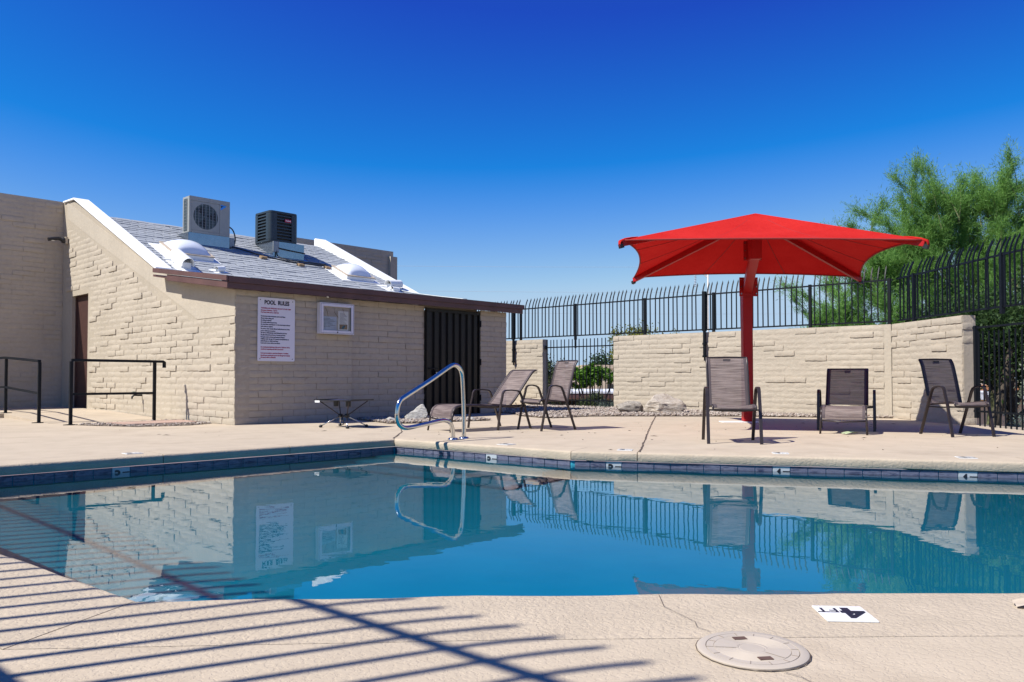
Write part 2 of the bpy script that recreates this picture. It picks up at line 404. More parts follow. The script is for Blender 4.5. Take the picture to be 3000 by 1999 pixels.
def text_geo(s, size, bold=0, align='LEFT', extr=.0012):
    cu = bpy.data.curves.new('t', 'FONT'); cu.body = s; cu.size = size; cu.offset = bold; cu.extrude = extr; cu.align_x = align; cu.resolution_u = 3
    o = bpy.data.objects.new('t', cu); COL.objects.link(o); dg = bpy.context.evaluated_depsgraph_get()
    me = bpy.data.meshes.new_from_object(o.evaluated_get(dg)); bpy.data.objects.remove(o)
    V = [tuple(v.co) for v in me.vertices]; F = [tuple(p.vertices) for p in me.polygons]; bpy.data.meshes.remove(me); return V, F
def add_text(mb, s, size, fn, width=None, **k):
    V, F = text_geo(s, size, **k)
    if not V: return
    if width:
        x0 = min(v[0] for v in V); x1 = max(v[0] for v in V)
        V = [((v[0])*width/(x1-x0), v[1], v[2]) for v in V]
    mb.add([fn(*v) for v in V], F)

# ------------------------------------------------------------------ ground, deck, pool
POOL = [(-1.365, 9.045), (.568, 7.554), (6.2, 6.10), (6.0, 3.1), (3.2, 2.65), (1.2, 2.632), (0, 2.602), (-1.204, 2.535), (-5.076, 5.49)]
DECK_OUT = [(-17, -8), (-17, 21), (-2, 22.0), (6.74, 13.72), (7.6, 9), (7.6, -8)]
def ring_mesh(outer, inner, z, drop):
    vo = [Vector((p[0], p[1], z)) for p in outer]; vi = [Vector((p[0], p[1], z)) for p in inner]
    tr = tessellate_polygon([vo, vi]); V = [tuple(p) for p in vo+vi]; F = [tuple(t) for t in tr]
    nn = len(V); n0 = len(vo); n1 = len(vi); V += [(v[0], v[1], z-drop) for v in V]
    for b, n in ((0, n0), (n0, n1)):
        for i in range(n):
            a, c = b+i, b+(i+1) % n; F.append((a, c, c+nn, a+nn))
    mb = MB(); mb.add(V, F); return mb
COPW = .45
deck = ring_mesh(DECK_OUT, offset_poly(POOL, COPW+.004), 0, .06).build('pool_deck', M['deck'], kind='structure')
# ground beyond, falling away from the pool terrace
def terrain():
    c = Vector((-4, 7)); V = []; F = []; N = 96
    rings = [('k', .9, -.16), ('a', .15, -.18), ('a', 2.5, -.35), ('a', 6, -1.5), ('a', 11, -1.9), ('a', 30, -2.4), ('a', 120, -3), ('a', 600, -4), ('a', 4000, -5)]
    for i in range(N):
        a = 2*math.pi*i/N; d = Vector((math.cos(a), math.sin(a))); best = 1e9
        n = len(DECK_OUT)
        for j in range(n):
            p = Vector(DECK_OUT[j]); q = Vector(DECK_OUT[(j+1) % n]); e = q-p; den = d.x*e.y-d.y*e.x
            if abs(den) < 1e-9: continue
            t = ((p-c).x*e.y-(p-c).y*e.x)/den; u = ((p-c).x*d.y-(p-c).y*d.x)/den
            if t > 0 and -1e-6 <= u <= 1+1e-6: best = min(best, t)
        for k, r, z in rings:
            rr = best*r if k == 'k' else best+r
            p = c+d*rr; V.append((p.x, p.y, z + (.12*math.sin(p.x*.7)*math.cos(p.y*.5) if z < -1 else 0)))
    m = len(rings)
    for i in range(N):
        j = (i+1) % N
        for k in range(m-1): F.append((i*m+k, j*m+k, j*m+k+1, i*m+k+1))
    mb = MB(); mb.add(V, F); return mb
terrain().build('ground', M['soil'], smooth=True, kind='structure')

# coping pieces (cantilevered edge with a rounded nose), each cut at the joints of the photograph
coping = empty('coping', kind='structure')
CUTS = {8: [(-2.328, 8.151), (-3.243, 7.256)], 1: [(1.186, 7.395), (4.40, 6.565)], 4: [], 7: [(-2.6, 3.6)]}
prof = [(COPW, -.06), (COPW, 0), (.03, 0), (.014, -.003), (.004, -.011), (0, -.022), (.002, -.076), (.007, -.086), (.05, -.089), (.3, -.090)]
OFFS = [[Vector(p) for p in offset_poly(POOL, d)] for d, z in prof]
n = len(POOL)
for i in range(n):
    j = (i+1) % n; cuts = []
    e = Vector(POOL[j])-Vector(POOL[i]); L = e.length; e.normalize()
    for cpt in CUTS.get(i, []): cuts.append((Vector(cpt)-Vector(POOL[i])).dot(e))
    cuts.sort(); stops = [None]+cuts+[None]
    joined = i in (4, 5, 6)        # the near edge runs on without a joint
    for k in range(len(stops)-1):
        mb = MB(); V = []; NS = 10
        ends = []
        for st, vtx, sg in ((stops[k], i, 1), (stops[k+1], j, -1)):
            row = []
            for q, (d, z) in enumerate(prof):
                if st is None:
                    p = OFFS[q][vtx] + e*(0 if vtx in (5, 6) else .003)*sg
                else:
                    nrm = Vector((-e.y, e.x)); p = Vector(POOL[i])+e*(st+.004*sg)+nrm*d
                row.append((p.x, p.y, z))
            ends.append(row)
        m = len(prof); V = []
        for a in range(NS+1):
            f = a/NS
            for q in range(m):
                w0 = Vector(ends[0][q]).lerp(Vector(ends[1][q]), f)
                if 3 <= q <= 7:
                    wob = .0035*math.sin(w0.x*9.1+q)*math.cos(w0.y*7.3)
                    if 0 < a < NS: w0.z += wob*.6; w0.x += wob; w0.y += wob
                V.append(tuple(w0))
        F = [(a*m+q, a*m+q+1, (a+1)*m+q+1, (a+1)*m+q) for a in range(NS) for q in range(m-1)]
        F += [tuple(range(m)), tuple(NS*m+q for q in range(m-1, -1, -1))]
        mb.add(V, F); o = mb.build('coping_slab', M['coping'], coping, smooth=True, angle=35)
# pool shell, tiles, water
WALLP = offset_poly(POOL, .027); WZ = -.14; FLOORZ = -1.02
shell = MB(); V = [(p.x, p.y, -.093) for p in WALLP]+[(p.x, p.y, FLOORZ) for p in WALLP]
shell.add(V, [(i, (i+1) % n, n+(i+1) % n, n+i) for i in range(n)] + [tuple(range(2*n-1, n-1, -1))])
pool = shell.build('pool_shell', M['poolfloor'], kind='structure')
pool.cycles.is_caustics_receiver = True
A = Vector(POOL[0]); Bv = Vector(POOL[1]); eAB = (Bv-A).normalized(); nAB = Vector((eAB.y, -eAB.x))   # into the pool
eAW = (Vector(POOL[8])-A).normalized()
for k, (wd, z) in enumerate(((.32, -.40), (.62, -.66), (.92, -.86))):
    q = [A, A+eAB*2.35, A+eAB*2.35+nAB*wd, A+nAB*wd+eAW*0]
    mb = MB(); mb.hexa([(p.x, p.y, FLOORZ+.003) for p in q[::-1]]+[(p.x, p.y, z) for p in q[::-1]]); o = mb.build('pool_step', M['poolfloor'], pool, bevel=.02); o.cycles.is_caustics_receiver = True
wat = MB(); wp = offset_poly(POOL, .026)
wat.add([(p.x, p.y, WZ) for p in wp], [tuple(range(n))])
water = wat.build('pool_water', M['water'], smooth=True, kind='structure'); water.cycles.is_caustics_caster = True
if water.data.polygons[0].normal.z < 0: water.data.flip_normals()
mk_tiles = [(-3.30, 6.79, '3', 8), (-.19, 8.16, '3', 0), (.992, 7.51, '3', 1), (2.42, 7.236, '4', 1), (3.96, 6.86, '4', 1)]
tb = MB().box(-.0735, .0735, -.004, .010, -.0735, .0735); tile_me = tb.mesh('tile', M['tile'])
bm = bmesh.new(); bm.from_mesh(tile_me); bmesh.ops.bevel(bm, geom=list(bm.edges), offset=.003, segments=1, affect='EDGES'); bm.to_mesh(tile_me); bm.free()
tw_me = tile_me.copy(); tw_me.name = 'depth_tile'; tw_me.materials.clear(); tw_me.materials.append(M['tile_white_shaded'])
for i in (8, 0, 1):
    p0 = WALLP[i]; p1 = WALLP[(i+1) % n]; e = (p1-p0); L = e.length; e.normalize(); nin = Vector((e.y, -e.x)); rz = math.atan2(e.y, e.x)
    cnt = int(L/.152); off = (L-cnt*.152)/2
    for k in range(cnt):
        s_ = off+(k+.5)*.152; p = p0+e*s_+nin*.004
        # box front is local -y ; want -y = nin
        white = None
        for (mx_, my_, ch, seg) in mk_tiles:
            if seg == i and abs((Vector((mx_, my_))-p0).dot(e)-s_) < .0761: white = ch
        o = link('depth_tile' if white else 'tile', tw_me if white else tile_me, pool, (p.x, p.y, -.1675), (0, 0, rz), (1, 1, 1))
        if white:
            o['label'] = 'white waterline tile with a black depth number'
            mb = MB(); f = lambda x, y, z: (-x, -.0055, y)
            # letters face the pool: local x runs right-to-left seen from the water
            add_text(mb, white, .115, lambda x, y, z: (-.058+x, -.0052-z, y-.03), bold=.004)
            add_text(mb, 'FT', .062, lambda x, y, z: (.008+x, -.0052-z, y-.01), bold=.001)
            mb.build('depth_lettering', M['ink'], o)
# joints in the deck
joints = empty('deck_joint', kind='structure')
def strip(pts, wd, name='joint_line', z=.004, par=joints, mat=None, jit=.0):
    pp = []
    for a, b in zip(pts[:-1], pts[1:]):
        a = Vector(a); b = Vector(b); k = max(1, int((b-a).length/.12))
        for q in range(k): pp.append(a.lerp(b, q/k))
    pp.append(Vector(pts[-1])); V = []; F = []
    for q, p in enumerate(pp):
        d = (pp[min(q+1, len(pp)-1)]-pp[max(q-1, 0)]).normalized(); nn = Vector((-d.y, d.x)); j = (random.random()-.5)*jit; w_ = wd*(.6+.8*random.random())/2
        for sgn in (-1, 1): r_ = p+nn*(j+sgn*w_); V.append((r_.x, r_.y, z))
    F = [(2*q, 2*q+1, 2*q+3, 2*q+2) for q in range(len(pp)-1)]
    mb = MB(); mb.add(V, F); return mb.build(name, mat or M['joint'], par)
strip([(1.22, 7.45), (2.17, 12.1), (2.62, 14.2)], .016, jit=.012)
strip([(-1.385, 9.09), (-1.44, 10.22), (-1.75, 11.9)], .014, jit=.012)
strip([(-1.365, 2.07), (-1.42, 1.8), (-1.50, 1.4)], .005, jit=.004)
strip([(.48, 2.58), (.475, 2.45), (.50, 2.38), (.535, 2.30), (.53, 2.25), (.56, 2.21)], .0015, 'crack', jit=.007)
strip([(.66, 1.905), (.69, 1.88), (.71, 1.82), (.78, 1.74)], .002, 'crack', jit=.006)
strip([(-7.2, 9.8), (-5.6, 10.6), (-4.6, 10.8)], .006, jit=.01)
# gravel beds
def gravel(name, poly, count, smin, smax, z0=.01, seed=1):
    r = np.random.default_rng(seed); P = np.array(poly); mn, mx_ = P.min(0), P.max(0); pts = []
    def inside(x, y):
        c = False; j = len(poly)-1
        for i in range(len(poly)):
            if ((poly[i][1] > y) != (poly[j][1] > y)) and x < (poly[j][0]-poly[i][0])*(y-poly[i][1])/(poly[j][1]-poly[i][1])+poly[i][0]: c = not c
            j = i
        return c
    while len(pts) < count:
        x, y = r.uniform(mn, mx_)
        if inside(x, y): pts.append((x, y))
    pts = np.array(pts)
    base = np.array([(0,0,1),(1,0,0),(0,1,0),(-1,0,0),(0,-1,0),(0,0,-1),(.6,.6,.45),(-.6,.6,.5),(-.6,-.6,.4),(.6,-.6,.5)], float)
    bmx = bmesh.new()
    for b in base: bmx.verts.new(b)
    bmesh.ops.convex_hull(bmx, input=bmx.verts); bmx.verts.ensure_lookup_table(); bmx.verts.index_update()
    BV = np.array([v.co[:] for v in bmx.verts]); BF = np.array([[v.index for v in f.verts] for f in bmx.faces if len(f.verts) == 3]); bmx.free()
    N = count; s = r.uniform(smin, smax, (N, 1, 1))*r.uniform(.6, 1.3, (N, 1, 3)); s[:, :, 2] *= .7
    VV = BV[None]*(1+r.uniform(-.25, .25, (N, len(BV), 1)))*s
    a = r.uniform(0, 6.28, N); ca, sa = np.cos(a), np.sin(a)
    X = VV[:, :, 0]*ca[:, None]-VV[:, :, 1]*sa[:, None]; Y = VV[:, :, 0]*sa[:, None]+VV[:, :, 1]*ca[:, None]
    VV = np.stack([X+pts[:, 0:1], Y+pts[:, 1:2], VV[:, :, 2]+z0+r.uniform(0, smax*.8, (N, 1))], -1)
    FF = BF[None]+(np.arange(N)*len(BV))[:, None, None]
    link(name, npmesh(name, VV.reshape(-1, 3), FF.reshape(-1, 3), M['gravel']), kind='stuff')
    V = [Vector((p[0], p[1], z0)) for p in poly]; tr = tessellate_polygon([V]); mb = MB(); mb.add([tuple(p) for p in V], [tuple(t) for t in tr])
    return mb.build('gravel_bed', M['gravelbed'], kind='structure')
g1 = [(.0, 15.2), (.17, 14.18), (.5, 13.65), (.72, 13.5), (1.4, 14.1), (2.3, 14.15), (4.0, 14.08), (5.3, 13.75), (6.6, 13.45), (6.62, 13.6), (WC.x-.7305*6, WC.y+.683*6), (WC.x-.7305*8.3, WC.y+.683*8.3), (-.3, 18.5), (-1.2, 16.5)]
gravel('gravel', g1, 11000, .012, .03, .012, 3)
g2 = [(-2.62, 13.15), (-2.3, 12.6), (-1.9, 11.95), (-1.5, 12.0), (-.85, 12.5), (-.35, 12.8), (-.5, 13.2), (-1.6, 13.6), (-1.75, 14.05)]
gravel('gravel', g2, 3200, .010, .026, .012, 4)
def BP(u, t): p = C0+FD*u+GD*t; return (p.x, p.y)
g3 = [BP(-1.62, 1.72), BP(-1.15, .62), BP(-.5, .42), BP(-.06, .6), BP(-.03, 1.1), BP(-.03, 1.75)]
gravel('gravel', g3, 1500, .010, .022, .006, 5)
sl = MB(); q = [BP(-1.25, 1.55), BP(-1.15, .85), BP(-.2, .75), BP(-.12, 1.55)]
sl.hexa([(*p, .008) for p in q]+[(*p, .034) for p in q]); tag(sl.build('paving_slab', M['slab'], bevel=.006), 'flat pinkish paving slab set in gravel beside the railing', 'paving slab')

# ------------------------------------------------------------------ painted block walls
BL, BH = .406, .1016
def brick_meshes():
    out = []
    for k in range(10):
        r = np.random.default_rng(100+k); nx, nz = 6, 3; L, Hh = BL-.010, BH-.008
        V = []; F = []
        bev = .005
        for iz in range(nz+1):
            for ix in range(nx+1):
                x = -L/2+L*ix/nx; z = -Hh/2+Hh*iz/nz; edge = ix in (0, nx) or iz in (0, nz)
                y = -.0+r.normal(0, .0016)+(.006 if edge else 0)
                x += r.normal(0, .003) if edge else r.normal(0, .006); z += r.normal(0, .0022)
                V.append((x, y, z))
        m = nx+1
        F = [(iz*m+ix, iz*m+ix+1, (iz+1)*m+ix+1, (iz+1)*m+ix) for iz in range(nz) for ix in range(nx)]
        bd = [ix for ix in range(m)]+[iz*m+nx for iz in range(1, nz+1)]+[nz*m+ix for ix in range(nx-1, -1, -1)]+[iz*m for iz in range(nz-1, 0, -1)]
        b = len(V)
        for q in bd: V.append((V[q][0]*1.004, .032, V[q][2]*1.02))
        for q in range(len(bd)): F.append((bd[q], b+q, b+(q+1) % len(bd), bd[(q+1) % len(bd)]))
        mb = MB(); mb.add(V, F); out.append(mb.mesh('brick', M['wall'], smooth=True, angle=50))
    return out
BRICKS = brick_meshes()
CAMP = Vector((0, 0, .72))
def lay(face, s0, s1, z0, keep, seed, out, xform, proud_p=.16, pr=(.007, .016), fl=(-.0062, .0012)):
    """list bricks on a wall face. face 'x': wall faces local -x and runs along y; 'y': faces -y and runs along x"""
    r = random.Random(seed); row = 0; z = z0
    while z < 6:
        zc = z+BH/2; s = s0-(row % 2)*BL/2 - r.random()*.03
        any_ = False
        while s < s1:
            a, b = max(s, s0), min(s+BL, s1)
            if b-a > .06 and keep(a, b, z, z+BH):
                any_ = True; wet = .5+.5*math.sin(s*1.1+seed)*math.cos(z*1.7+seed*2)+r.gauss(0, .18); pd = r.uniform(*pr) if r.random() < proud_p else fl[0]+(fl[1]-fl[0])*min(1, max(0, wet))
                c = (a+b)/2
                loc = (-.006-pd+.006, c, zc) if face == 'x' else (c, -.006-pd+.006, zc)
                rz = -math.pi/2 if face == 'x' else 0
                rot = (r.gauss(0, .006), r.gauss(0, .004), rz+r.gauss(0, .004))
                wp_ = xform @ Vector(loc); d = (wp_-CAMP).length
                out.append((d, loc, rot, ((b-a)/BL, 1, r.uniform(.97, 1.03)), r.randrange(10)))
            s += BL
        z += BH; row += 1
        if not any_ and z > 4.7: break
def place_bricks(lst, parents, cap=300):
    """lst: list of (parent key, brick); nearest 300 become objects, the rest one stuff mesh on the thing"""
    lst.sort(key=lambda q: q[1][0]); rest = lst[cap:]
    for key, (d, loc, rot, scl, k) in lst[:cap]: link('brick', BRICKS[k], parents[key], loc, rot, scl)
    if rest:
        V = []; F = []
        mb = MB()
        for key, (d, loc, rot, scl, k) in rest:
            mtx = Matrix.Translation(loc) @ Matrix(); 
            from mathutils import Euler
            mtx = Matrix.LocRotScale(Vector(loc), Euler(rot), Vector(scl))
            mb.add([tuple(mtx @ v.co) for v in BRICKS[k].vertices], [tuple(p.vertices) for p in BRICKS[k].polygons])
        me = mb.mesh('brick_course', M['wall'], smooth=True, angle=50, fix=False); link('brick_course', me, parents['root'], kind='stuff')

# ------------------------------------------------------------------ bath house
HX = Matrix.Translation(C0) @ Matrix.Rotation(ANG, 4, 'Z')
house = empty('bath_house', C0, ANG, label='low beige block bath house with grey shingle roof and brown fascia', cat='building')
T1, Z1, T2, Z2 = 2.87, 2.60, 5.83, 3.958
SL = (Z2-Z1)/(T2-T1)
cap_z = lambda t: 2.645+(t-2.87)*.4475
# gable wall: polygon in (y, z) extruded in x ; door opening left out
gw = MB()
TH = .24
gw.prism([(0, -.1), (6.16, -.1), (6.16, 4.06), (2.87, 2.60), (2.5, 2.5), (0, 2.02)], 'x', .008, TH)
gw.prism([(6.16, 2.42), (7.1, 2.42), (7.1, 4.44), (6.16, 4.06)], 'x', .008, TH)
gw.prism([(7.1, -.1), (7.7, -.1), (7.7, 4.52), (7.5, 4.50), (7.1, 4.44)], 'x', .008, TH)
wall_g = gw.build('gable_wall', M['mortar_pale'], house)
plb = MB()
def band(pts, x): plb.prism(pts, 'x', x, .02)
plb.prism([(0.02, 1.64), (1.25, 1.64), (1.71, 1.83), (5.53, 3.34), (7.45, 4.12), (7.5, 4.49), (2.87, 2.585), (2.5, 2.49), (0.02, 2.015)], 'x', .0015, .012)
plb.build('plaster_band', M['plaster'], house)
fw = MB()
fw.box(TH+.002, 2.10, .008, TH, -.1, 2.02); fw.box(2.102, 3.742, .068, TH+.05, -.1, 2.03); fw.box(5.138, 5.88, .008, TH, -.1, 2.02)
fw.box(3.744, 5.136, .10, TH, 2.0, 2.06)
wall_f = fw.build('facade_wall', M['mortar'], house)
MB().box(.26, 5.86, .5, 7.6, -.1, 2.0).build('inner_wall', M['dark'], house)
def keep_g(a, b, z0, z1):
    if z0 < -.02: return False
    if b > 6.12 and a < 7.14 and z0 < 2.44: return False
    lim = 1.66+(a-1.25)*.395 if a > 1.25 else 1.66
    return z1 < lim and b < 7.66
lst = []
tmp = []; lay('x', .0, 7.66, .0, keep_g, 5, tmp, HX, .24, (.004, .016)); lst += [('g', q) for q in tmp]
tmp = []; lay('y', 0, 2.10, .0, lambda a, b, z0, z1: z1 < 2.06, 7, tmp, HX, .14, (.006, .014), (.000, .0045)); lst += [('f', q) for q in tmp]
tmp = []; lay('y', 2.104, 3.74, .0, lambda a, b, z0, z1: z1 < 2.06, 8, tmp, HX, .14, (.006, .014), (.000, .0045)); lst += [('f', (d, (l[0], l[1]+.06, l[2]), r_, s_, k)) for d, l, r_, s_, k in tmp]
tmp = []; lay('y', 5.14, 5.88, .0, lambda a, b, z0, z1: z1 < 2.06, 9, tmp, HX, .14, (.006, .014), (.000, .0045)); lst += [('f', q) for q in tmp]
place_bricks(lst, {'g': wall_g, 'f': wall_f, 'root': house})
# end wall (faces right) and return of the step
MB().box(5.62, 5.878, TH+.002, 7.6, -.1, 2.0).build('end_wall', M['wall'], house)
# left parapet cap, right parapet
cp = MB(); pts = []
cp.hexa([(-.03, 2.80, cap_z(2.80)-.03), (.27, 2.80, cap_z(2.80)-.03), (.27, 7.0, cap_z(7.0)-.03), (-.03, 7.0, cap_z(7.0)-.03), (-.03, 2.80, cap_z(2.80)+.012), (.27, 2.80, cap_z(2.80)+.012), (.27, 7.0, cap_z(7.0)+.012), (-.03, 7.0, cap_z(7.0)+.012)])
cp.hexa([(-.03, 7.0, cap_z(7.0)-.03), (.27, 7.0, cap_z(7.0)-.03), (.27, 7.66, 4.49), (-.03, 7.66, 4.49), (-.03, 7.0, cap_z(7.0)+.012), (.27, 7.0, cap_z(7.0)+.012), (.27, 7.66, 4.53), (-.03, 7.66, 4.53)])
cp.build('parapet_cap', M['white_roof'], house, bevel=.006)
rp = MB()
ri = lambda t: 5.75-(t-2.87)*.185
rz_ = lambda t: Z1+(t-T1)*SL
rp.hexa([(ri(2.87), 2.87, 2.3), (6.05, 2.87, 2.3), (5.52, 6.0, 2.3), (ri(6.0), 6.0, 2.3), (ri(2.87), 2.87, 2.63), (6.05, 2.87, 2.63), (5.52, 6.0, rz_(6.0)+.17), (ri(6.0), 6.0, rz_(6.0)+.17)])
rp.build('parapet', M['white_roof'], house, bevel=.02)
# roof decks
rf = MB()
rf.hexa([(.24, T1, Z1-.08), (5.95, T1, Z1-.08), (5.6, T2, Z2-.08), (.24, T2, Z2-.08), (.24, T1, Z1), (5.95, T1, Z1), (5.6, T2, Z2), (.24, T2, Z2)])
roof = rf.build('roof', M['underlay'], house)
lo = MB()
lo.hexa([(-.18, -.14, 2.06), (6.2, -.14, 2.06), (6.2, T1, 2.46), (.24, T1, 2.46), (-.18, -.14, 2.16), (6.2, -.14, 2.16), (6.2, T1, 2.53), (.24, T1, 2.53)])
lo.build('porch_roof', M['shingle'], house)
bk = MB(); bk.box(.26, 5.4, T2+.002, 7.2, 2.2, Z2-.3); bk.build('rear_roof', M['wall'], house)
# eave fascia boards (facade side), two strips each
fa = MB(); fa.box(-.20, 6.23, -.185, -.145, 2.105, 2.195); fa.build('fascia_board', M['fascia'], house, bevel=.004)
fa = MB(); fa.box(-.195, 6.20, -.165, -.14, 2.015, 2.105); fa.build('fascia_board', M['fascia'], house, bevel=.004)
zr = lambda t: 2.195+(t+.185)*.1375
fa = MB(); fa.hexa([(-.235, -.185, 2.12), (-.203, -.185, 2.12), (-.203, 2.42, zr(2.42)-.075), (-.235, 2.42, zr(2.42)-.075), (-.235, -.185, 2.20), (-.203, -.185, 2.20), (-.203, 2.42, zr(2.42)), (-.235, 2.42, zr(2.42))]); fa.build('rake_board', M['fascia'], house, bevel=.004)
fa = MB(); fa.hexa([(-.215, -.17, 2.015), (-.19, -.17, 2.015), (-.19, 1.9, zr(1.9)-.185), (-.215, 1.9, zr(1.9)-.185), (-.215, -.17, 2.115), (-.19, -.17, 2.115), (-.19, 1.9, zr(1.9)-.08), (-.215, 1.9, zr(1.9)-.08)]); fa.build('rake_board', M['fascia'], house, bevel=.004)
so = MB(); so.hexa([(-.19, -.14, 2.03), (.0, -.14, 2.03), (.0, 2.5, 2.42), (-.19, 2.5, 2.42), (-.19, -.14, 2.055), (.0, -.14, 2.055), (.0, 2.5, 2.455), (-.19, 2.5, 2.455)]); so.build('soffit', M['fascia'], house)
# shingles: one tab each
rl = math.hypot(T2-T1, Z2-Z1); EX = .143; rows = int(rl/EX)+1; tilt = math.atan2(Z2-Z1, T2-T1)
sh_me = []
for k in range(6):
    r_ = random.Random(k); wv = [r_.uniform(-.004, .004) for _ in range(4)]
    mb = MB(); hw = .160
    mb.add([(-hw, wv[0], .014), (0, wv[1], .015), (hw, wv[2], .014), (-hw, .165, .004), (0, .165, .004), (hw, .165, .004), (-hw, wv[0], .002), (0, wv[1], .002), (hw, wv[2], .002)],
           [(0, 1, 4, 3), (1, 2, 5, 4), (6, 7, 1, 0), (7, 8, 2, 1), (6, 0, 3), (8, 5, 2)]); sh_me.append(mb.mesh('shingle', M['shingle']))
cnt = 0; mb = MB(); r_ = random.Random(4)
from mathutils import Euler
for row in range(rows):
    d = row*EX; u = .16-(row % 3)*.11-r_.random()*.03
    tt = T1+d*math.cos(tilt); zz = Z1+d*math.sin(tilt)
    while u < ri(tt)-.02:
        if u > -.06:
            pos = (u+.16, tt+r_.uniform(-.006, .006), zz+.002+r_.uniform(0, .004)); rot = (tilt+r_.uniform(-.004, .02), 0, r_.uniform(-.006, .006)); s_ = (.97, 1, r_.uniform(.8, 1.4))
            if cnt < 300: link('shingle', sh_me[r_.randrange(6)], roof, pos, rot, s_); cnt += 1
            else:
                mt = Matrix.LocRotScale(Vector(pos), Euler(rot), Vector(s_)); ms = sh_me[r_.randrange(6)]
                mb.add([tuple(mt @ v.co) for v in ms.vertices], [tuple(p.vertices) for p in ms.polygons])
        u += .325
link('shingle_course', mb.mesh('shingle_course', M['shingle'], fix=False), roof, kind='stuff')
# gable door and its opening
dr = MB().box(.10, .145, 6.20, 7.06, .075, 2.40); door = dr.build('door', M['door'], house)
fr = MB(); fr.box(.07, .20, 6.163, 6.198, .05, 2.417); fr.box(.07, .20, 7.062, 7.097, .05, 2.417); fr.box(.07, .20, 6.2, 7.06, 2.40, 2.417); fr.build('door_frame', M['door'], house)
MB().box(-.02, .2, 6.17, 7.09, -.02, .072).build('threshold', M['grey_box'], house)
MB().lathe([(0, -.05), (.03, -.05), (.03, -.03), (.012, -.02), (.012, 0)], 12, (.10, 6.28, 1.05), 'x').build('door_handle', M['chrome'], door)
# walls taller than the roof
tw = empty('block_wall', HX @ Vector((0, 7.7, 0)), ANG, label='tall shaded beige block wall at far left with the railing before it', cat='wall')
b0 = MB().box(-6.5, .22, .008, .25, -.1, 4.52).build('wall_body', M['wall'], tw)
tmp = []; TX = Matrix.Translation(HX @ Vector((0, 7.7, 0))) @ Matrix.Rotation(ANG, 4, 'Z')
lay('y', -4.6, -.01, .0, lambda a, b, z0, z1: z1 < 4.55, 12, tmp, TX, .2, (.006, .015), (-.003, .002))
tmp = [q for q in tmp if -2.6 < q[1][0]]; place_bricks([('b', q) for q in tmp], {'b': b0, 'root': tw})
tw2 = empty('block_wall', HX @ Vector((5.4, 7.7, 0)), ANG, label='dark shaded block wall rising behind the white right parapet', cat='wall')
MB().box(0, 3.63, .008, .25, 0, 4.50).build('wall_body', M['wall'], tw2)
MB().box(3.45, 3.70, -.10, .006, 0, 4.33).build('pilaster', M['wall'], tw2)
b2 = tw2.children[0]
tmp = []; TX2 = Matrix.Translation(HX @ Vector((5.4, 7.7, 0))) @ Matrix.Rotation(ANG, 4, 'Z')
lay('y', 0, 3.44, 2.65, lambda a, b, z0, z1: z1 < 4.55, 13, tmp, TX2, .2, (.006, .014)); place_bricks([('b', q) for q in tmp], {'b': b2, 'root': tw2})
# facade gate of black steel
gt = empty('steel_gate', HX @ Vector((4.44, 0, 0)), ANG, label='black ribbed steel gate in the shaded facade', cat='gate')
g_ = MB(); pts = []
wv = []; x = -.66
while x < .66:
    wv += [(x, .04), (x+.085, .04), (x+.10, .0), (x+.155, .0)]; x += .17
wv = [(min(a, .66), b) for a, b in wv]
mbp = MB(); V = []; 
for z in (.01, 1.93): V += [(a, .05-b, z) for a, b in wv]
k = len(wv); mbp.add(V, [(i, i+1, k+i+1, k+i) for i in range(k-1)]); mbp.build('ribbed_panel', M['gate'], gt)
g_.box(-.694, -.66, -.0, .06, 0, 1.985); g_.box(.66, .694, -.0, .06, 0, 1.985); g_.box(-.66, .66, .002, .058, 1.932, 1.985); g_.build('gate_frame', M['gate'], gt, bevel=.003)
MB().box(-.66, .66, .075, .09, 0, 1.95).build('back_plate', M['gate'], gt)
l_ = MB(); l_.box(-.66, -.44, -.03, -.012, .86, .885); l_.box(-.52, -.47, -.045, -.01, .74, .84); l_.build('latch', M['iron'], gt); MB().lathe([(0, -.052), (.018, -.052), (.018, -.045), (0, -.045)], 10, (-.495, 0, .79), 'y').build('padlock', M['galv'], gt)
for z in (.25, .95, 1.7): MB().tube([(.69, -.012, z), (.69, -.012, z+.12)], .014).build('hinge', M['iron'], gt)
# pool rules sign
sg = empty('pool_rules_sign', HX @ Vector((.356, -.012, .96)), ANG, label='white POOL RULES sign screwed to the shaded facade', cat='sign')
SW, SH = .636, .978
pl = []
for cx, cz, a0 in ((.02, .02, 180), (SW-.02, .02, 270), (SW-.02, SH-.02, 0), (.02, SH-.02, 90)):
    for i in range(5): a = R(a0+i*22.5); pl.append((cx+.02*math.cos(a), cz+.02*math.sin(a)))
MB().prism(pl, 'y', -.008, 0).build('sign_panel', M['sign'], sg)
for x_, z_ in ((.04, .94), (.596, .94), (.04, .035), (.596, .035)): MB().lathe([(0, -.012), (.007, -.011), (.008, -.008)], 10, (x_, 0, z_), 'y').build('screw', M['frame_dark'], sg)
hd = MB()
SY = lambda px: SH*(1-(px-72)/1436)
ff = lambda ox, oz: (lambda x, y, z: (ox+x, -.0092-z, oz+y))
add_text(hd, 'POOL  RULES', .088, ff(.108, SY(222)), width=.425, bold=.0035)
hd.build('heading_lettering', M['ink'], sg)
red = MB(); blk = MB()
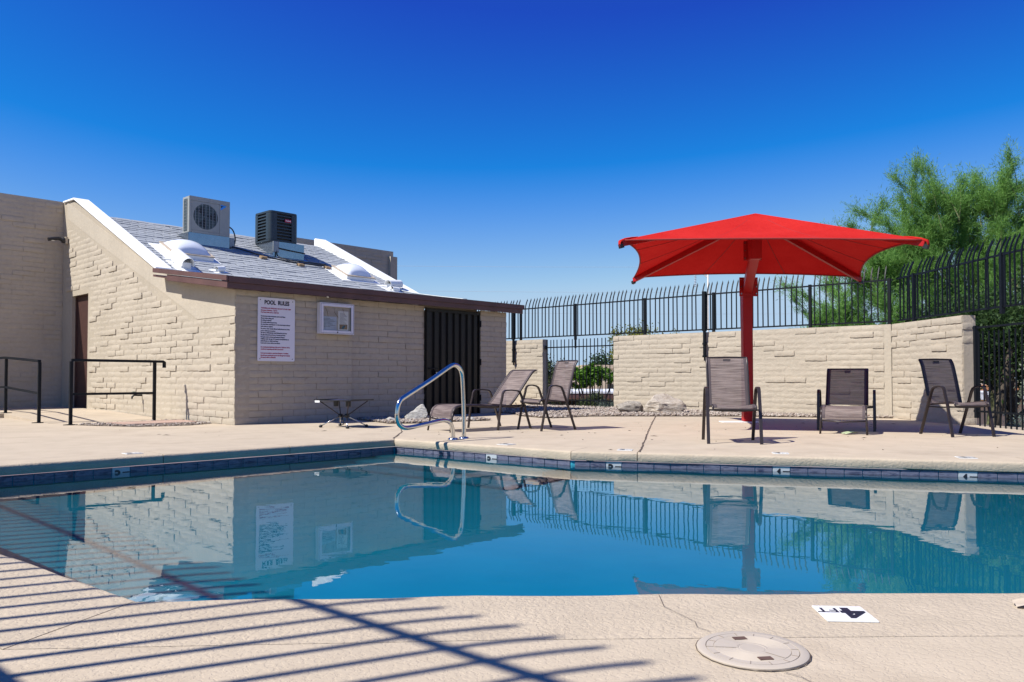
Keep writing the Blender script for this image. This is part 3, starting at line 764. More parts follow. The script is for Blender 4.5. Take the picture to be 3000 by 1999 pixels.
for px, wd, s_ in ((325, .515, '"WARNING, NO LIFEGUARD ON DUTY AT ANY TIME"'), (373, .275, 'Emergency Assistance - Call 911'), (420, .30, 'Pool hours 6:00 A.M. to 10:00 P.M'), (1203, .50, 'Any unauthorized gathering at the pool or clubhouse will be'), (1250, .385, 'considered trespassing and will be prosecuted'), (1340, .475, 'Pool users are asked to report any damages or vandalism'), (1390, .505, 'they find upon entering the pool to the Management company'), (1436, .255, 'All reports will be confidential')):
    add_text(red, s_, .026, ff(.05, SY(px)), width=wd, bold=.0011)
for px, wd, s_ in ((505, .415, 'Homeowners must accompany guests at all times'), (553, .215, 'Shower before using pool'), (600, .175, 'No diving is allowed'), (645, .27, 'No running within the pool area'), (692, .50, 'No loud music, loud behavior or other loud noise is allowed'), (738, .20, 'Swim suits are required'), (788, .495, 'No pets or other animals allowed within fenced area of the'), (836, .245, 'pool or clubhouse at any time'), (880, .445, 'No food or drink (except water) allowed in pool area'), (927, .42, 'No glass allowed in pool area or around pool deck'), (975, .405, 'Pool gate must be closed and locked at all times'), (1020, .48, 'Children under the age of 14 must be accompanied by an'), (1066, .295, 'adult (18 years or older) at all times'), (1112, .325, 'Leave pool area as clean as you find it')):
    add_text(blk, s_, .026, ff(.05, SY(px)), width=wd, bold=.0011)
red.build('warning_lettering', M['red_ink'], sg); blk.build('rules_lettering', M['navy_ink'], sg)
# notice case
nc = empty('notice_case', HX @ Vector((1.40, -.012, 1.42)), ANG, label='white framed glass notice case beside the POOL RULES sign', cat='notice board')
W_, H_, D_ = .655, .505, .085
c_ = MB(); c_.box(0, W_, -.012, 0, 0, H_); c_.box(0, .014, -D_, -.012, 0, H_); c_.box(W_-.014, W_, -D_, -.012, 0, H_); c_.box(.014, W_-.014, -D_, -.012, 0, .014); c_.box(.014, W_-.014, -D_, -.012, H_-.014, H_); c_.build('case_body', M['alu'], nc, bevel=.002)
f_ = MB(); fwid = .058; y0, y1 = -D_-.018, -D_-.001
f_.box(0, fwid, y0, y1, 0, H_); f_.box(W_-fwid, W_, y0, y1, 0, H_); f_.box(fwid, W_-fwid, y0, y1, 0, fwid); f_.box(fwid, W_-fwid, y0, y1, H_-fwid, H_); f_.build('door_frame', M['alu'], nc, bevel=.003)
g_ = MB()
for (a, b, c, d) in ((.012, .016, .012, H_-.012), (W_-.016, W_-.012, .012, H_-.012), (.016, W_-.016, .012, .016), (.016, W_-.016, H_-.016, H_-.012)): g_.box(a, b, y0-.0012, y0+.001, c, d)
g_.build('frame_groove', M['navy_ink'], nc)
MB().box(.015, W_-.015, -.066, -.061, .015, H_-.015).build('backing_board', M['cork'], nc)
MB().box(fwid-.002, W_-fwid+.002, -D_-.008, -D_-.004, fwid-.002, H_-fwid+.002).build('glass_pane', M['glass'], nc)
p_ = MB().box(.062, .33, -.071, -.0665, .06, .285).build('paper_notice', M['paper_blue'], nc); mm = MB()
for i in range(7): mm.box(.085, .085+.12+.05*((i*7) % 3), -.0725, -.0712, .25-i*.022, .254-i*.022)
mm.build('notice_print', M['frame_dark'], p_)
p_ = MB().box(.36, .56, -.071, -.0665, .065, .385).build('paper_notice', M['paper'], nc); mm = MB()
for i in range(12): mm.box(.39, .39+.08+.02*((i*5) % 4), -.0725, -.0712, .35-i*.016, .353-i*.016)
mm.build('notice_print', M['frame_dark'], p_); MB().box(.385, .54, -.0725, -.0712, .085, .165).build('notice_photo', M['photo_brown'], p_)
MB().prism([(.42, .09), (.47, .095), (.50, .14), (.47, .155), (.44, .125)], 'y', -.0740, -.0727).build('notice_photo', M['photo_teal'], p_)
for x_ in (.11, .30, .45): MB().tube([(x_, -.068, .43), (x_+.05*math.sin(x_*20), -.069, .36), (x_+.06, -.068, .28)], .003).build('crease', M['photo_brown'], nc)
MB().lathe([(0, -.006), (.011, -.006), (.011, 0)], 12, (W_/2, y0, .03), 'y').build('lock', M['frame_dark'], nc)
# flood light, hose bib
fl = empty('flood_light', HX @ Vector((-.012, 7.41, 3.64)), ANG, label='small black flood light on the sunlit gable wall near the far corner', cat='light')
MB().box(-.05, 0, -.06, .06, -.075, .075).build('junction_box', M['plaster'], fl, bevel=.008)
MB().lathe([(0, -.11), (.05, -.11), (.062, -.09), (.062, -.055), (.05, -.05)], 16, (0, 0, 0), 'x').build('socket', M['black'], fl, smooth=True, angle=40)
l_ = MB(); l_.sweep([(-.10, 0, .01), (-.17, .01, .03), (-.24, .02, .02), (-.36, .03, -.01)], [(.05*math.cos(a), .038*math.sin(a)) for a in [i*math.pi/5 for i in range(10)]]); l_.build('lamp_head', M['black'], fl, smooth=True, angle=50)
MB().lathe([(0, 0), (.032, 0), (.038, .01)], 14, (-.27, .025, -.034), 'z').build('lens', M['vent'], fl)
hb = empty('hose_bib', HX @ Vector((-.012, 3.40, .39)), ANG, label='brass hose tap sticking out of the sunlit gable wall', cat='tap')
t_ = MB(); t_.tube([(.02, 0, 0), (-.06, 0, 0), (-.11, .0, .005), (-.15, 0, -.02), (-.155, 0, -.06)], .016); t_.build('spout', M['black'], hb, smooth=True)
t_ = MB(); t_.tube([(-.10, 0, 0), (-.12, 0, .06)], .008); t_.lathe([(0, .055), (.034, .06), (.034, .068), (0, .07)], 10, (-.12, 0, 0)); t_.build('tap_handle', M['leaf_grey'], hb)

# ------------------------------------------------------------------ things on the roof
def rpt(u, t, h=0):   # point on the shingled plane, h metres straight up
    return HX @ Vector((u, t, Z1+(t-T1)*SL+h))
RZ = lambda t: Z1+(t-T1)*SL
# curbs of galvanised sheet
def curb(u0, u1, t0, t1, ztop, label, par=None):
    e = empty('metal_curb', HX @ Vector((u0, t0, RZ(t0))), ANG, label=label, cat='roof curb', group='sheet metal curbs under the roof units')
    mb = MB(); z0 = 0; zt = ztop-RZ(t0); dt = t1-t0; zb = RZ(t1)-RZ(t0)
    mb.hexa([(0, 0, -.02), (u1-u0, 0, -.02), (u1-u0, dt, zb-.02), (0, dt, zb-.02), (0, 0, zt), (u1-u0, 0, zt), (u1-u0, dt, max(zt, zb+.01)), (0, dt, max(zt, zb+.01))]); mb.build('curb_body', M['galv'], e, bevel=.004)
    fl_ = MB(); fl_.hexa([(-.10, -.06, -.025+.012), (u1-u0+.06, -.06, -.025+.012), (u1-u0+.06, dt+.1, zb+.05), (-.10, dt+.1, zb+.05), (-.10, -.06, -.025+.018), (u1-u0+.06, -.06, -.025+.018), (u1-u0+.06, dt+.1, zb+.056), (-.10, dt+.1, zb+.056)]); fl_.build('flashing', M['galv'], e)
    return e
curb(1.38, 2.265, 4.66, 5.2, 3.672, 'galvanised sheet curb under the white fan unit')
curb(3.16, 3.94, 4.46, 5.2, 3.69, 'galvanised sheet curb under the dark louvred unit')
# white condenser
ua = empty('condenser_unit', HX @ Vector((1.40, 4.665, 3.675)), ANG, label='white box condenser with one round fan grille and blue triangle logo on the roof', cat='air conditioner')
AW, AD, AH = .87, .32, .75
bd = MB()
bd.box(0, AW, .012, AD, 0, AH); ab = bd.build('housing', M['white_metal'], ua, bevel=.008)
pn = MB(); pn.box(.0, AW, 0, .010, AH-.09, AH); pn.box(0, .045, 0, .010, 0, AH-.092); pn.box(.645, AW, 0, .010, 0, AH-.092); pn.box(.047, .643, 0, .010, 0, .05); pn.build('front_panel', M['white_metal'], ua, bevel=.003)
# round grille: dark disc recessed in a square plate with ring, rods
pl_ = MB(); N = 40; V = []; cx, cz, rr = .345, .355, .262
sq = []
for i in range(N):
    a = 2*math.pi*i/N; ca, sa = math.cos(a), math.sin(a); k_ = 1/max(abs(ca)/.297, abs(sa)/.30)
    sq.append((cx+ca*k_, cz+sa*k_)); 
V = [(p[0], .004, p[1]) for p in sq]+[(cx+rr*math.cos(2*math.pi*i/N), .002, cz+rr*math.sin(2*math.pi*i/N)) for i in range(N)]+[(cx+rr*math.cos(2*math.pi*i/N), .011, cz+rr*math.sin(2*math.pi*i/N)) for i in range(N)]
pl_.add(V, [(i, (i+1) % N, N+(i+1) % N, N+i) for i in range(N)]+[(N+i, N+(i+1) % N, 2*N+(i+1) % N, 2*N+i) for i in range(N)]); pl_.build('grille_plate', M['white_metal'], ua)
MB().lathe([(0, -.0005), (rr, -.0005)], 40, (cx, .0108, cz), 'y').build('fan_opening', M['coil'], ua)
gr = MB()
for i in range(-3, 4):
    x_ = cx+i*.075; h = math.sqrt(max(0, rr*rr-(i*.075)**2)); gr.box(x_-.005, x_+.005, -.004, .002, cz-h, cz+h)
for i in range(-4, 5):
    z_ = cz+i*.057; h = math.sqrt(max(0, rr*rr-(i*.057)**2)); gr.box(cx-h, cx+h, .003, .005, z_-.0015, z_+.0015)
gr.build('fan_grille', M['grey_box'], ua)
fb = MB()
for k in range(3):
    a0 = k*2.094
    fb.add([(cx+.04*math.cos(a0), .0085, cz+.04*math.sin(a0)), (cx+.23*math.cos(a0-.3), .0085, cz+.23*math.sin(a0-.3)), (cx+.24*math.cos(a0+.5), .0095, cz+.24*math.sin(a0+.5)), (cx+.04*math.cos(a0+.8), .0095, cz+.04*math.sin(a0+.8))], [(0, 1, 2, 3)])
fb.build('fan_blade', M['black'], ua)
lg = MB(); lg.prism([(.665, .66), (.80, .645), (.665, .54)], 'y', -.0016, -.0002); logo = lg.build('logo', M['blue_logo'], ua)
MB().prism([(.668, .635), (.725, .632), (.668, .59)], 'y', -.0030, -.0017).build('logo', M['black'], logo)
sdp = MB(); sdp.box(-.006, -.0005, .10, .24, .04, AH-.05); sdp.build('side_coil', M['coil'], ua)
sg_ = MB()
for i in range(10): sg_.box(-.012, -.006, .10, .24, .07+i*.066, .076+i*.066)
for y_ in (.10, .165, .232): sg_.box(-.014, -.008, y_, y_+.008, .04, AH-.05)
sg_.build('side_grille', M['grey_box'], ua)
MB().box(.88, .99, .02, .12, -.20, .0).build('junction_box', M['grey_box'], ua, bevel=.004)
MB().tube(bez([(.87, .1, .26), (.97, .06, .17), (1.02, .05, .0), (1.0, .06, -.16), (.98, .06, -.19)], 6), .014, 8).build('cable', M['black'], ua, smooth=True)
# dark condenser
ub = empty('condenser_unit', HX @ Vector((3.10, 4.48, 3.69)), ANG, label='dark navy louvred square condenser with a red badge on the roof', cat='air conditioner')
S_ = .70; HB = .68
def rsq(h, r_=.09):
    out = []
    for cx_, cy_, a0 in ((r_-h, r_-h, 180), (h-r_, r_-h, 270), (h-r_, h-r_, 0), (r_-h, h-r_, 90)):
        for i in range(5): a = R(a0+i*22.5); out.append((cx_+r_*math.cos(a), cy_+r_*math.sin(a)))
    return out
cu_ = MB(); cxy = S_/2
cu_.prism([(cxy+x_, cxy+y_) for x_, y_ in rsq(S_/2-.045, .06)], 'z', .02, HB-.02); cu_.build('coil_core', M['black'], ub)
for nm, z0_, z1_ in (('base_pan', 0, .045), ('top_cap', HB-.05, HB)): MB().prism([(cxy+x_, cxy+y_) for x_, y_ in rsq(S_/2)], 'z', z0_, z1_).build(nm, M['ac_dark'], ub, bevel=.008)
for i in range(8):
    z_ = .085+i*.069; o_ = rsq(S_/2-.004); i_ = rsq(S_/2-.05, .05); mb = MB(); k = len(o_)
    V = [(cxy+x_, cxy+y_, z_) for x_, y_ in o_]+[(cxy+x_, cxy+y_, z_+.028) for x_, y_ in o_]+[(cxy+x_, cxy+y_, z_+.045) for x_, y_ in i_]
    mb.add(V, [(q_, (q_+1) % k, k+(q_+1) % k, k+q_) for q_ in range(k)]+[(k+q_, k+(q_+1) % k, 2*k+(q_+1) % k, 2*k+q_) for q_ in range(k)]); mb.build('louvre', M['ac_dark'], ub)
for cx_, cy_ in ((0, 0), (S_, 0), (S_, S_), (0, S_)):
    mb = MB(); sx = 1 if cx_ == 0 else -1; sy = 1 if cy_ == 0 else -1
    p_ = [(cx_+sx*.17, cy_-sy*.001), (cx_+sx*.085, cy_-sy*.001)]+[(cx_+sx*(.085-.086*math.sin(a)), cy_+sy*(.085-.086*math.cos(a))) for a in (R(22), R(45), R(68))]+[(cx_-sx*.001, cy_+sy*.085), (cx_-sx*.001, cy_+sy*.17)]
    V = [(*q_, .045) for q_ in p_]+[(*q_, HB-.05) for q_ in p_]; k = len(p_); mb.add(V, [(q_, q_+1, k+q_+1, k+q_) for q_ in range(k-1)])
    if cx_ == 0 or cy_ != 0 or True: mb.build('corner_post', M['ac_dark'], ub, smooth=True)
bdg = MB(); bdg.box(.355, .515, -.014, -.002, .455, .525); badge = bdg.build('badge', M['badge'], ub, bevel=.01)
mb = MB(); add_text(mb, 'Goodman', .042, lambda x, y, z: (.37+x, -.0155-z, .476+y), width=.13, bold=.001); mb.build('badge_lettering', M['vent'], badge)
MB().box(.06, .20, -.05, .0, -.24, -.005).build('junction_box', M['grey_box'], ub, bevel=.004)
MB().tube(bez([(.70, .35, .03), (.79, .3, .02), (.86, .24, -.06), (.88, .2, -.18)], 6), .03, 8).build('pipe_insulation', M['black'], ub, smooth=True)
# conduits over the roof
def rline(pts, h): return [rpt(u, t, h) for u, t in pts]
cd = empty('roof_conduit', (0, 0, 0), 0, label='long black conduit running over wood blocks on the shingles', cat='conduit')
MB().tube(bez(rline([(2.30, 4.62), (2.5, 4.48), (2.8, 4.25), (3.25, 4.06), (3.55, 4.03), (3.95, 4.03), (4.3, 4.06)], .07), 8), .016, 8).build('conduit_pipe', M['black'], cd, smooth=True)
MB().tube(bez([rpt(3.24, 4.44, .16), rpt(3.26, 4.40, .05), rpt(3.40, 4.22, .055), rpt(3.6, 4.10, .085), rpt(4.28, 4.10, .085)], 8), .014, 8).build('conduit_pipe', M['black'], cd, smooth=True)
MB().tube(bez([HX @ Vector((3.28, 4.43, 3.545)), HX @ Vector((3.6, 4.435, 3.52)), HX @ Vector((3.95, 4.44, 3.50))], 6), .011, 8).build('conduit_pipe', M['black'], cd, smooth=True)
for k, (u, t) in enumerate(((2.80, 4.22), (3.57, 4.01), (4.27, 4.04))):
    e = link('wood_block', MB().box(-.07, .07, -.05, .05, 0, .05).mesh('wood_block', M['wood']), None, rpt(u, t, .018), (tilt*.9, 0, ANG+.1*k), label=('wood block under the conduit, left of the dark unit', 'wood block under the conduit, in front of the dark unit', 'wood block under the conduit, touching the right skylight')[k], cat='wood block', group='wood blocks under the roof conduit')
# skylights
def skylight(u0, u1, t0, t1, label):
    e = empty('skylight', rpt(u0, t0, .01), 0, label=label, cat='skylight', group='white dome skylights on the shingle roof')
    e.rotation_euler = (Matrix.Rotation(ANG, 3, 'Z') @ Matrix.Rotation(tilt, 3, 'X')).to_euler()
    W = u1-u0; L = (t1-t0)/math.cos(tilt)
    f_ = MB().box(-.16, W+.12, -.10, L+.14, .006, .014).build('flashing', M['white_roof'], e)
    cb = MB(); cb.box(0, W, 0, .035, .014, .085); cb.box(0, W, L-.035, L, .014, .085); cb.box(0, .035, .035, L-.035, .014, .085); cb.box(W-.035, W, .035, L-.035, .014, .085); cb.build('curb_frame', M['vent'], e, bevel=.004)
    rm = MB(); rm.box(-.012, W+.012, -.012, .05, .086, .108); rm.box(-.012, W+.012, L-.05, L+.012, .086, .108); rm.box(-.012, .05, .05, L-.05, .086, .108); rm.box(W-.05, W+.012, .05, L-.05, .086, .108); rm.build('retaining_rim', M['beige_rim'], e, bevel=.004)
    N = 14; V = []; F = []
    for i in range(N+1):
        for j in range(N+1):
            a, b = i/N, j/N; V.append((.045+(W-.09)*a, .045+(L-.09)*b, .108+.17*(max(0, 1-(2*a-1)**2)*max(0, 1-(2*b-1)**2))**.55))
    F = [(i*(N+1)+j, (i+1)*(N+1)+j, (i+1)*(N+1)+j+1, i*(N+1)+j+1) for i in range(N) for j in range(N)]
    mb = MB(); mb.add(V, F); mb.build('dome', M['dome'], e, smooth=True); return e
skylight(.60, 1.40, 3.60, 4.20, 'white dome skylight at the left end of the roof')
skylight(4.36, 5.10, 3.42, 4.02, 'white dome skylight near the white right parapet')
# half-round vents
def vent(u, t, r_, L, rz, label, hood=True):
    e = empty('roof_vent', rpt(u, t, .0), 0, label=label, cat='roof vent', group='white half round roof vents')
    e.rotation_euler = (Matrix.Rotation(ANG, 3, 'Z') @ Matrix.Rotation(tilt, 3, 'X') @ Matrix.Rotation(rz, 3, 'Z')).to_euler()
    MB().box(-r_*1.9, r_*1.9, -r_*2.0, L+r_, .012, .018).build('flashing', M['white_roof'], e)
    nk = MB(); nk.hexa([(-r_*.8, .0, .018), (r_*.8, .0, .018), (r_*.8, L*.9, .018), (-r_*.8, L*.9, .018), (-r_*.8, .02, r_*1.05), (r_*.8, .02, r_*1.05), (r_*.8, L*.85, r_*1.05), (-r_*.8, L*.85, r_*1.05)]); nk.build('vent_neck', M['vent'], e)
    V = []; F = []; N = 14; h = r_*1.05
    for y_, rr_ in ((-r_*.6, r_), (L, r_), (L, r_*.93), (-r_*.6, r_*.93)):
        for i in range(N+1): a = math.pi*(-.12+1.24*i/N); V.append((rr_*math.cos(a), y_, h+rr_*math.sin(a)))
    k = N+1
    for s_ in range(4):
        for i in range(N): F.append((s_*k+i, s_*k+i+1, ((s_+1) % 4)*k+i+1, ((s_+1) % 4)*k+i))
    mb = MB(); mb.add(V, F); mb.build('vent_hood', M['vent'], e, smooth=True, angle=40)
    MB().prism([(.93*r_*math.cos(math.pi*i/N), h+.93*r_*math.sin(math.pi*i/N)) for i in range(N+1)], 'y', L-.02, L-.012).build('vent_back', M['dark'], e)
    return e
vent(.60, 3.02, .115, .50, .0, 'large white half round vent below the left skylight')
vent(1.20, 3.05, .055, .16, -1.2, 'small white half round vent at the eave near the left skylight')
vent(5.28, 3.12, .10, .36, -1.35, 'large white half round vent beside the right skylight')
vent(5.42, 2.97, .05, .15, 1.4, 'small white half round vent at the eave near the right parapet')
cn = empty('eave_pipe', (0, 0, 0), 0, label='thin grey pipe lying along the eave at the right end', cat='pipe')
MB().tube(bez([HX @ Vector(q_) for q_ in ((5.50, 2.95, 2.68), (5.62, 2.6, 2.60), (5.8, 2.0, 2.50), (6.0, 1.3, 2.40))], 6), .013, 8).build('pipe_run', M['grey_box'], cn, smooth=True)

# ------------------------------------------------------------------ ramp and railings by the gable
rm = MB(); a_ = HX
def W3(u, t, z): return tuple(HX @ Vector((u, t, z)))
rm.hexa([W3(-1.75, 2.5, -.05), W3(-.012, 2.5, -.05), W3(-.012, 4.9, -.05), W3(-1.75, 4.9, -.05), W3(-1.75, 2.5, .004), W3(-.012, 2.5, .004), W3(-.012, 4.9, .075), W3(-1.75, 4.9, .075)])
rm.hexa([W3(-1.75, 4.9, -.05), W3(-.012, 4.9, -.05), W3(-.012, 7.68, -.05), W3(-1.75, 7.68, -.05), W3(-1.75, 4.9, .075), W3(-.012, 4.9, .075), W3(-.012, 7.68, .08), W3(-1.75, 7.68, .08)])
rm.hexa([W3(-4.5, 4.9, -.05), W3(-1.752, 4.9, -.05), W3(-1.752, 7.68, -.05), W3(-4.5, 7.68, -.05), W3(-4.5, 4.9, .0), W3(-1.752, 4.9, .0755), W3(-1.752, 7.68, .0805), W3(-4.5, 7.68, .0)])
rm.build('ramp', M['deck'], kind='structure')
def railing(posts, tail, label):
    e = empty('railing', posts[0][0:2]+(0,), 0, label=label, cat='railing', group='black steel railings by the gable door'); o0 = Vector(e.location)
    P = [Vector(p) for p in posts]
    for x_, y_, zb, zt in posts:
        MB().bar([(x_-o0.x, y_-o0.y, zb), (x_-o0.x, y_-o0.y, zt-.02)], .042, .042, up=(FD.x, FD.y, 0)).build('post', M['iron'], e)
        MB().box(x_-o0.x-.07, x_-o0.x+.07, y_-o0.y-.07, y_-o0.y+.07, zb, zb+.010).build('base_plate', M['iron'], e)
    top = [(x_-o0.x, y_-o0.y, zt) for x_, y_, zb, zt in posts]
    if tail:
        d = (Vector(top[-1])-Vector(top[-2])).normalized(); q_ = Vector(top[-1])+d*.13; top += [tuple(q_), tuple(q_+Vector((0, 0, -.01))+d*.02), tuple(q_+Vector((0, 0, -.10))+d*.02)]
    MB().bar(top, .045, .04).build('top_rail', M['iron'], e, bevel=.006)
    mid = [(x_-o0.x, y_-o0.y, zb+.46) for x_, y_, zb, zt in posts]; MB().bar(mid, .035, .035).build('mid_rail', M['iron'], e)
    return e
railing([(-6.58, 11.62, 0, .97), (-5.73, 12.48, 0, .965)], True, 'black railing that runs out from the gable wall with a hooked end')
railing([(-7.38, 12.16, 0, .965), (-9.0, 13.85, .075, 1.06), (-11.6, 16.4, .05, 1.08)], False, 'black railing at the left edge rising along the ramp')

# ------------------------------------------------------------------ yard wall with iron fence
wallc = empty('yard_wall', WC, ANG, label='long sunlit beige block wall behind the umbrella and boulders', cat='wall')
WX = Matrix.Translation(WC) @ Matrix.Rotation(ANG, 4, 'Z')
ww = MB(); ww.box(.008, .21, .0, 5.93, -.2, 1.64); wb = ww.build('wall_body', M['wall'], wallc, bevel=.008)
tmp = []; lay('x', .12, 5.93, -.1, lambda a, b, z0, z1: z1 < 1.63, 21, tmp, WX, .22, (.004, .015)); place_bricks([('b', q) for q in tmp], {'b': wb, 'root': wallc})
MB().box(-.003, .006, -.005, .118, -.1, 1.63).build('plaster_strip', M['plaster'], wallc, bevel=.004)
wl2 = empty('yard_wall', WX @ Vector((0, 8.05, 0)), ANG, label='short block wall between the bath house end and the fence gap', cat='wall')
w2b = MB().box(.008, .21, 0, 2.6, -.2, 1.64).build('wall_body', M['wall'], wl2, bevel=.008)
tmp = []; WX2 = Matrix.Translation(WX @ Vector((0, 8.05, 0))) @ Matrix.Rotation(ANG, 4, 'Z')
lay('x', .0, 2.6, -.1, lambda a, b, z0, z1: z1 < 1.63, 22, tmp, WX2, .16, (.005, .013)); place_bricks([('b', q) for q in tmp], {'b': w2b, 'root': wl2})
RX = Matrix.Translation(WC) @ Matrix.Rotation(RANG, 4, 'Z')
wl3 = empty('yard_wall', WC, RANG, label='right hand block wall return that ends in a pier by the side fence', cat='wall')
w3b = MB().box(.008, .21, -2.0, -.004, -.2, 1.64).build('wall_body', M['wall'], wl3, bevel=.008)
tmp = []; lay('x', -2.0, -.012, -.1, lambda a, b, z0, z1: z1 < 1.63, 23, tmp, RX, .24, (.004, .015)); l3 = [('b', q) for q in tmp]
tmp = []; lay('y', .0, .21, -.1, lambda a, b, z0, z1: z1 < 1.63, 24, tmp, RX, .1)
l3 += [('b', (d, (l[0], l[1]-2.0, l[2]), r_, s_, k)) for d, l, r_, s_, k in tmp]; place_bricks(l3, {'b': w3b, 'root': wl3})

def picket_mesh(z0, zt, h, lean, s=.019, name='bar'):
    """square bar from z0 to zt, then curving outwards (+x) to a pointed tip h above"""
    P = [(0, 0, z0), (0, 0, zt-.02)]; 
    if h:
        for f in (.25, .5, .75): P.append((lean*f**1.6, 0, zt-.02+(h-.02)*f))
        P.append((lean*.97, 0, zt+h-.05))
    mb = MB(); mb.sweep(P, [(-s/2,-s/2),(s/2,-s/2),(s/2,s/2),(-s/2,s/2)], up=(0, 1, 0), cap=True)
    if h:
        b = len(mb.v)-4; mb.add([mb.v[b], mb.v[b+1], mb.v[b+2], mb.v[b+3], (lean*1.06, 0, zt+h)], [(0, 1, 4), (1, 2, 4), (2, 3, 4), (3, 0, 4)])
    return mb.mesh(name, M['iron'])
ZB, ZT = 1.70, 2.43
pk = picket_mesh(ZB, ZT, .275, .085)
def fence(name, origin, ang, s0, s1, sp, posts, label, me, zb=ZB, zt=ZT, psz=.05, xo=.10, extra=None):
    e = empty(name, origin, ang, label=label, cat='fence')
    for z in (zb, zt): MB().bar([(xo, s0-.02, z), (xo, s1+.02, z)], .022, .028).build('rail', M['iron'], e)
    k = int((s1-s0)/sp)
    for i in range(k+1):
        s_ = s0+i*sp
        if any(abs(s_-p) < .035 for p in posts): continue
        link('bar', me, e, (xo, s_, 0), (random.gauss(0, .004), random.gauss(0, .005), 0))
    for p in posts: MB().box(xo-psz/2, xo+psz/2, p-psz/2, p+psz/2, zb-.10, zt+.03).build('post', M['iron'], e)
    return e
f1 = fence('iron_fence', WC, ANG, 0.02, 10.6, .113, (.05, 1.46, 3.47, 5.15, 7.10, 8.86, 10.55), 'black iron picket fence on top of the long back wall', pk)
# heavy brackets that carry the fence down the wall face
for s_, zlow in ((3.60, 1.12), (8.98, 1.08)):
    b = MB(); b.tube([(-.05, s_, zlow), (-.05, s_, 1.66)], .032, 10); b.tube([(-.05, s_, zlow-.07), (-.05, s_, zlow)], .016, 8); b.box(-.085, -.015, s_-.035, s_+.035, 1.66, ZT+.05); br = b.build('bracket_post', M['iron'], f1)
    for z_ in (zlow+.02, 1.40): MB().lathe([(.033, -.02), (.046, -.02), (.046, .02), (.033, .02)], 12, (-.05, s_, z_)).build('collar', M['iron'], br); 
    MB().box(-.015, .09, s_-.02, s_+.02, 1.40, 1.43).build('clamp', M['iron'], br)
f2 = fence('iron_fence', WC, RANG, -7.0, -.06, .113, (-.56, -2.75, -4.9, -6.9), 'black iron picket fence on the right hand wall before the green tree', pk)
# panels in the two gaps
pk2 = picket_mesh(-.16, 1.64, 0, 0, .016); pk2g = picket_mesh(-.05, 1.40, 0, 0, .016)
f3 = fence('iron_fence', WC, ANG, 5.99, 8.02, .111, (), 'plain straight barred iron fence filling the gap left of the long wall', pk2, .165, 1.435)
MB().box(.07, .13, 8.0, 8.045, 1.39, 1.48).build('bracket', M['iron'], f3); MB().bar([(.10, 7.10, 1.40), (.10, 7.10, ZB)], .035, .035, up=(0, 1, 0)).build('post', M['iron'], f3)
f4 = fence('iron_fence', WC, RANG, -7.0, -2.12, .111, (-2.16,), 'plain straight barred iron fence at the right edge beyond the wall pier', pk2g, .215, 1.44)
# ------------------------------------------------------------------ fence behind the photographer (its shadow crosses the near deck)
RA = math.atan2(.65, -.76); ZR = 3.0; ro = Vector((-.505-.743*ZR, 2.369-.347*ZR, 0))
# local y along (-.76,.65), local x outwards = away from the pool
e_y = Vector((-.76, .65, 0)).normalized(); rot_r = math.atan2(e_y.y, e_y.x)-math.pi/2
ox = Vector((math.cos(rot_r), math.sin(rot_r), 0)); sgn = -1 if ox.dot(Vector((-.65, -.76, 0))) < 0 else 1
pkr = picket_mesh(.06, ZR, .52, .10*sgn, .022)
rf_ = empty('iron_fence', ro, rot_r, label='black iron fence behind the photographer whose shadow crosses the near deck', cat='fence')
MB().bar([(0, -6, ZR), (0, 6, ZR)], .022, .04).build('rail', M['iron'], rf_); MB().bar([(0, -6, .10), (0, 6, .10)], .022, .036).build('rail', M['iron'], rf_)
for k in range(-40, 41): link('bar', pkr, rf_, (0, k*.146, 0), (0, random.gauss(0, .003), 0))
rw_ = empty('fence_pier', ro, rot_r, label='block pier in the fence behind the photographer whose shadow darkens the near left corner', cat='pier')
MB().box(-.10, .10, -.47, -.02, -.1, 1.78).build('pier_body', M['wall'], rw_)

# ------------------------------------------------------------------ umbrella
um = empty('umbrella', (3.737, 12.37, 0), 0, label='large red square cantilever umbrella with a red steel post', cat='umbrella')
O = Vector((3.737, 12.37, 0))
def ul(p): return Vector(p)-O
NL, NR, FR, FL = [ul(p) for p in ((1.381, 9.75, 2.44), (4.72, 8.85, 2.285), (5.39, 12.0, 2.265), (2.025, 12.9, 2.37))]
PK = ul((3.42, 10.875, 3.015)); 
pb_ = MB(); sec = [(-.075, -.075), (.075, -.075), (.075, .075), (-.075, .075)]
MB().box(-.076, .076, -.076, .076, .012, 2.06).build('post', M['red_steel'], um, bevel=.012)
MB().box(-.42, .16, -.13, .13, .0005, .012).build('base_plate', M['white_roof'], um)
HUB = ul((3.40, 10.86, 0)); ar0 = Vector((0, -.02, 2.10)); ar1 = Vector((HUB.x, HUB.y+.06, 2.44))
a_ = MB(); a_.hexa([(-.075, -.10, 1.98), (.075, -.10, 1.98), (.075, .08, 2.06), (-.075, .08, 2.06), (-.075, -.10, 2.2), (.075, -.10, 2.2), (.075, .08, 2.2), (-.075, .08, 2.2)]); a_.build('arm_knee', M['red_steel'], um, bevel=.006)
a_ = MB(); a_.sweep([(0, -.06, 2.10), (HUB.x*.35, HUB.y*.35, 2.20), (HUB.x, HUB.y, 2.44)], [(-.065, -.07), (.065, -.07), (.065, .07), (-.065, .07)]); a_.build('arm', M['red_steel'], um, bevel=.008)
f_ = MB(); f_.box(-.145, .145, -.115, -.100, 1.99, 2.29); fo = f_.build('flange', M['red_steel'], um, bevel=.003)
for x_ in (-.12, .12):
    for z_ in (2.03, 2.14, 2.25): MB().lathe([(0, -.014), (.013, -.014), (.013, 0)], 8, (x_, -.115, z_), 'y').build('bolt', M['galv'], fo)
hx, hy = HUB.x, HUB.y
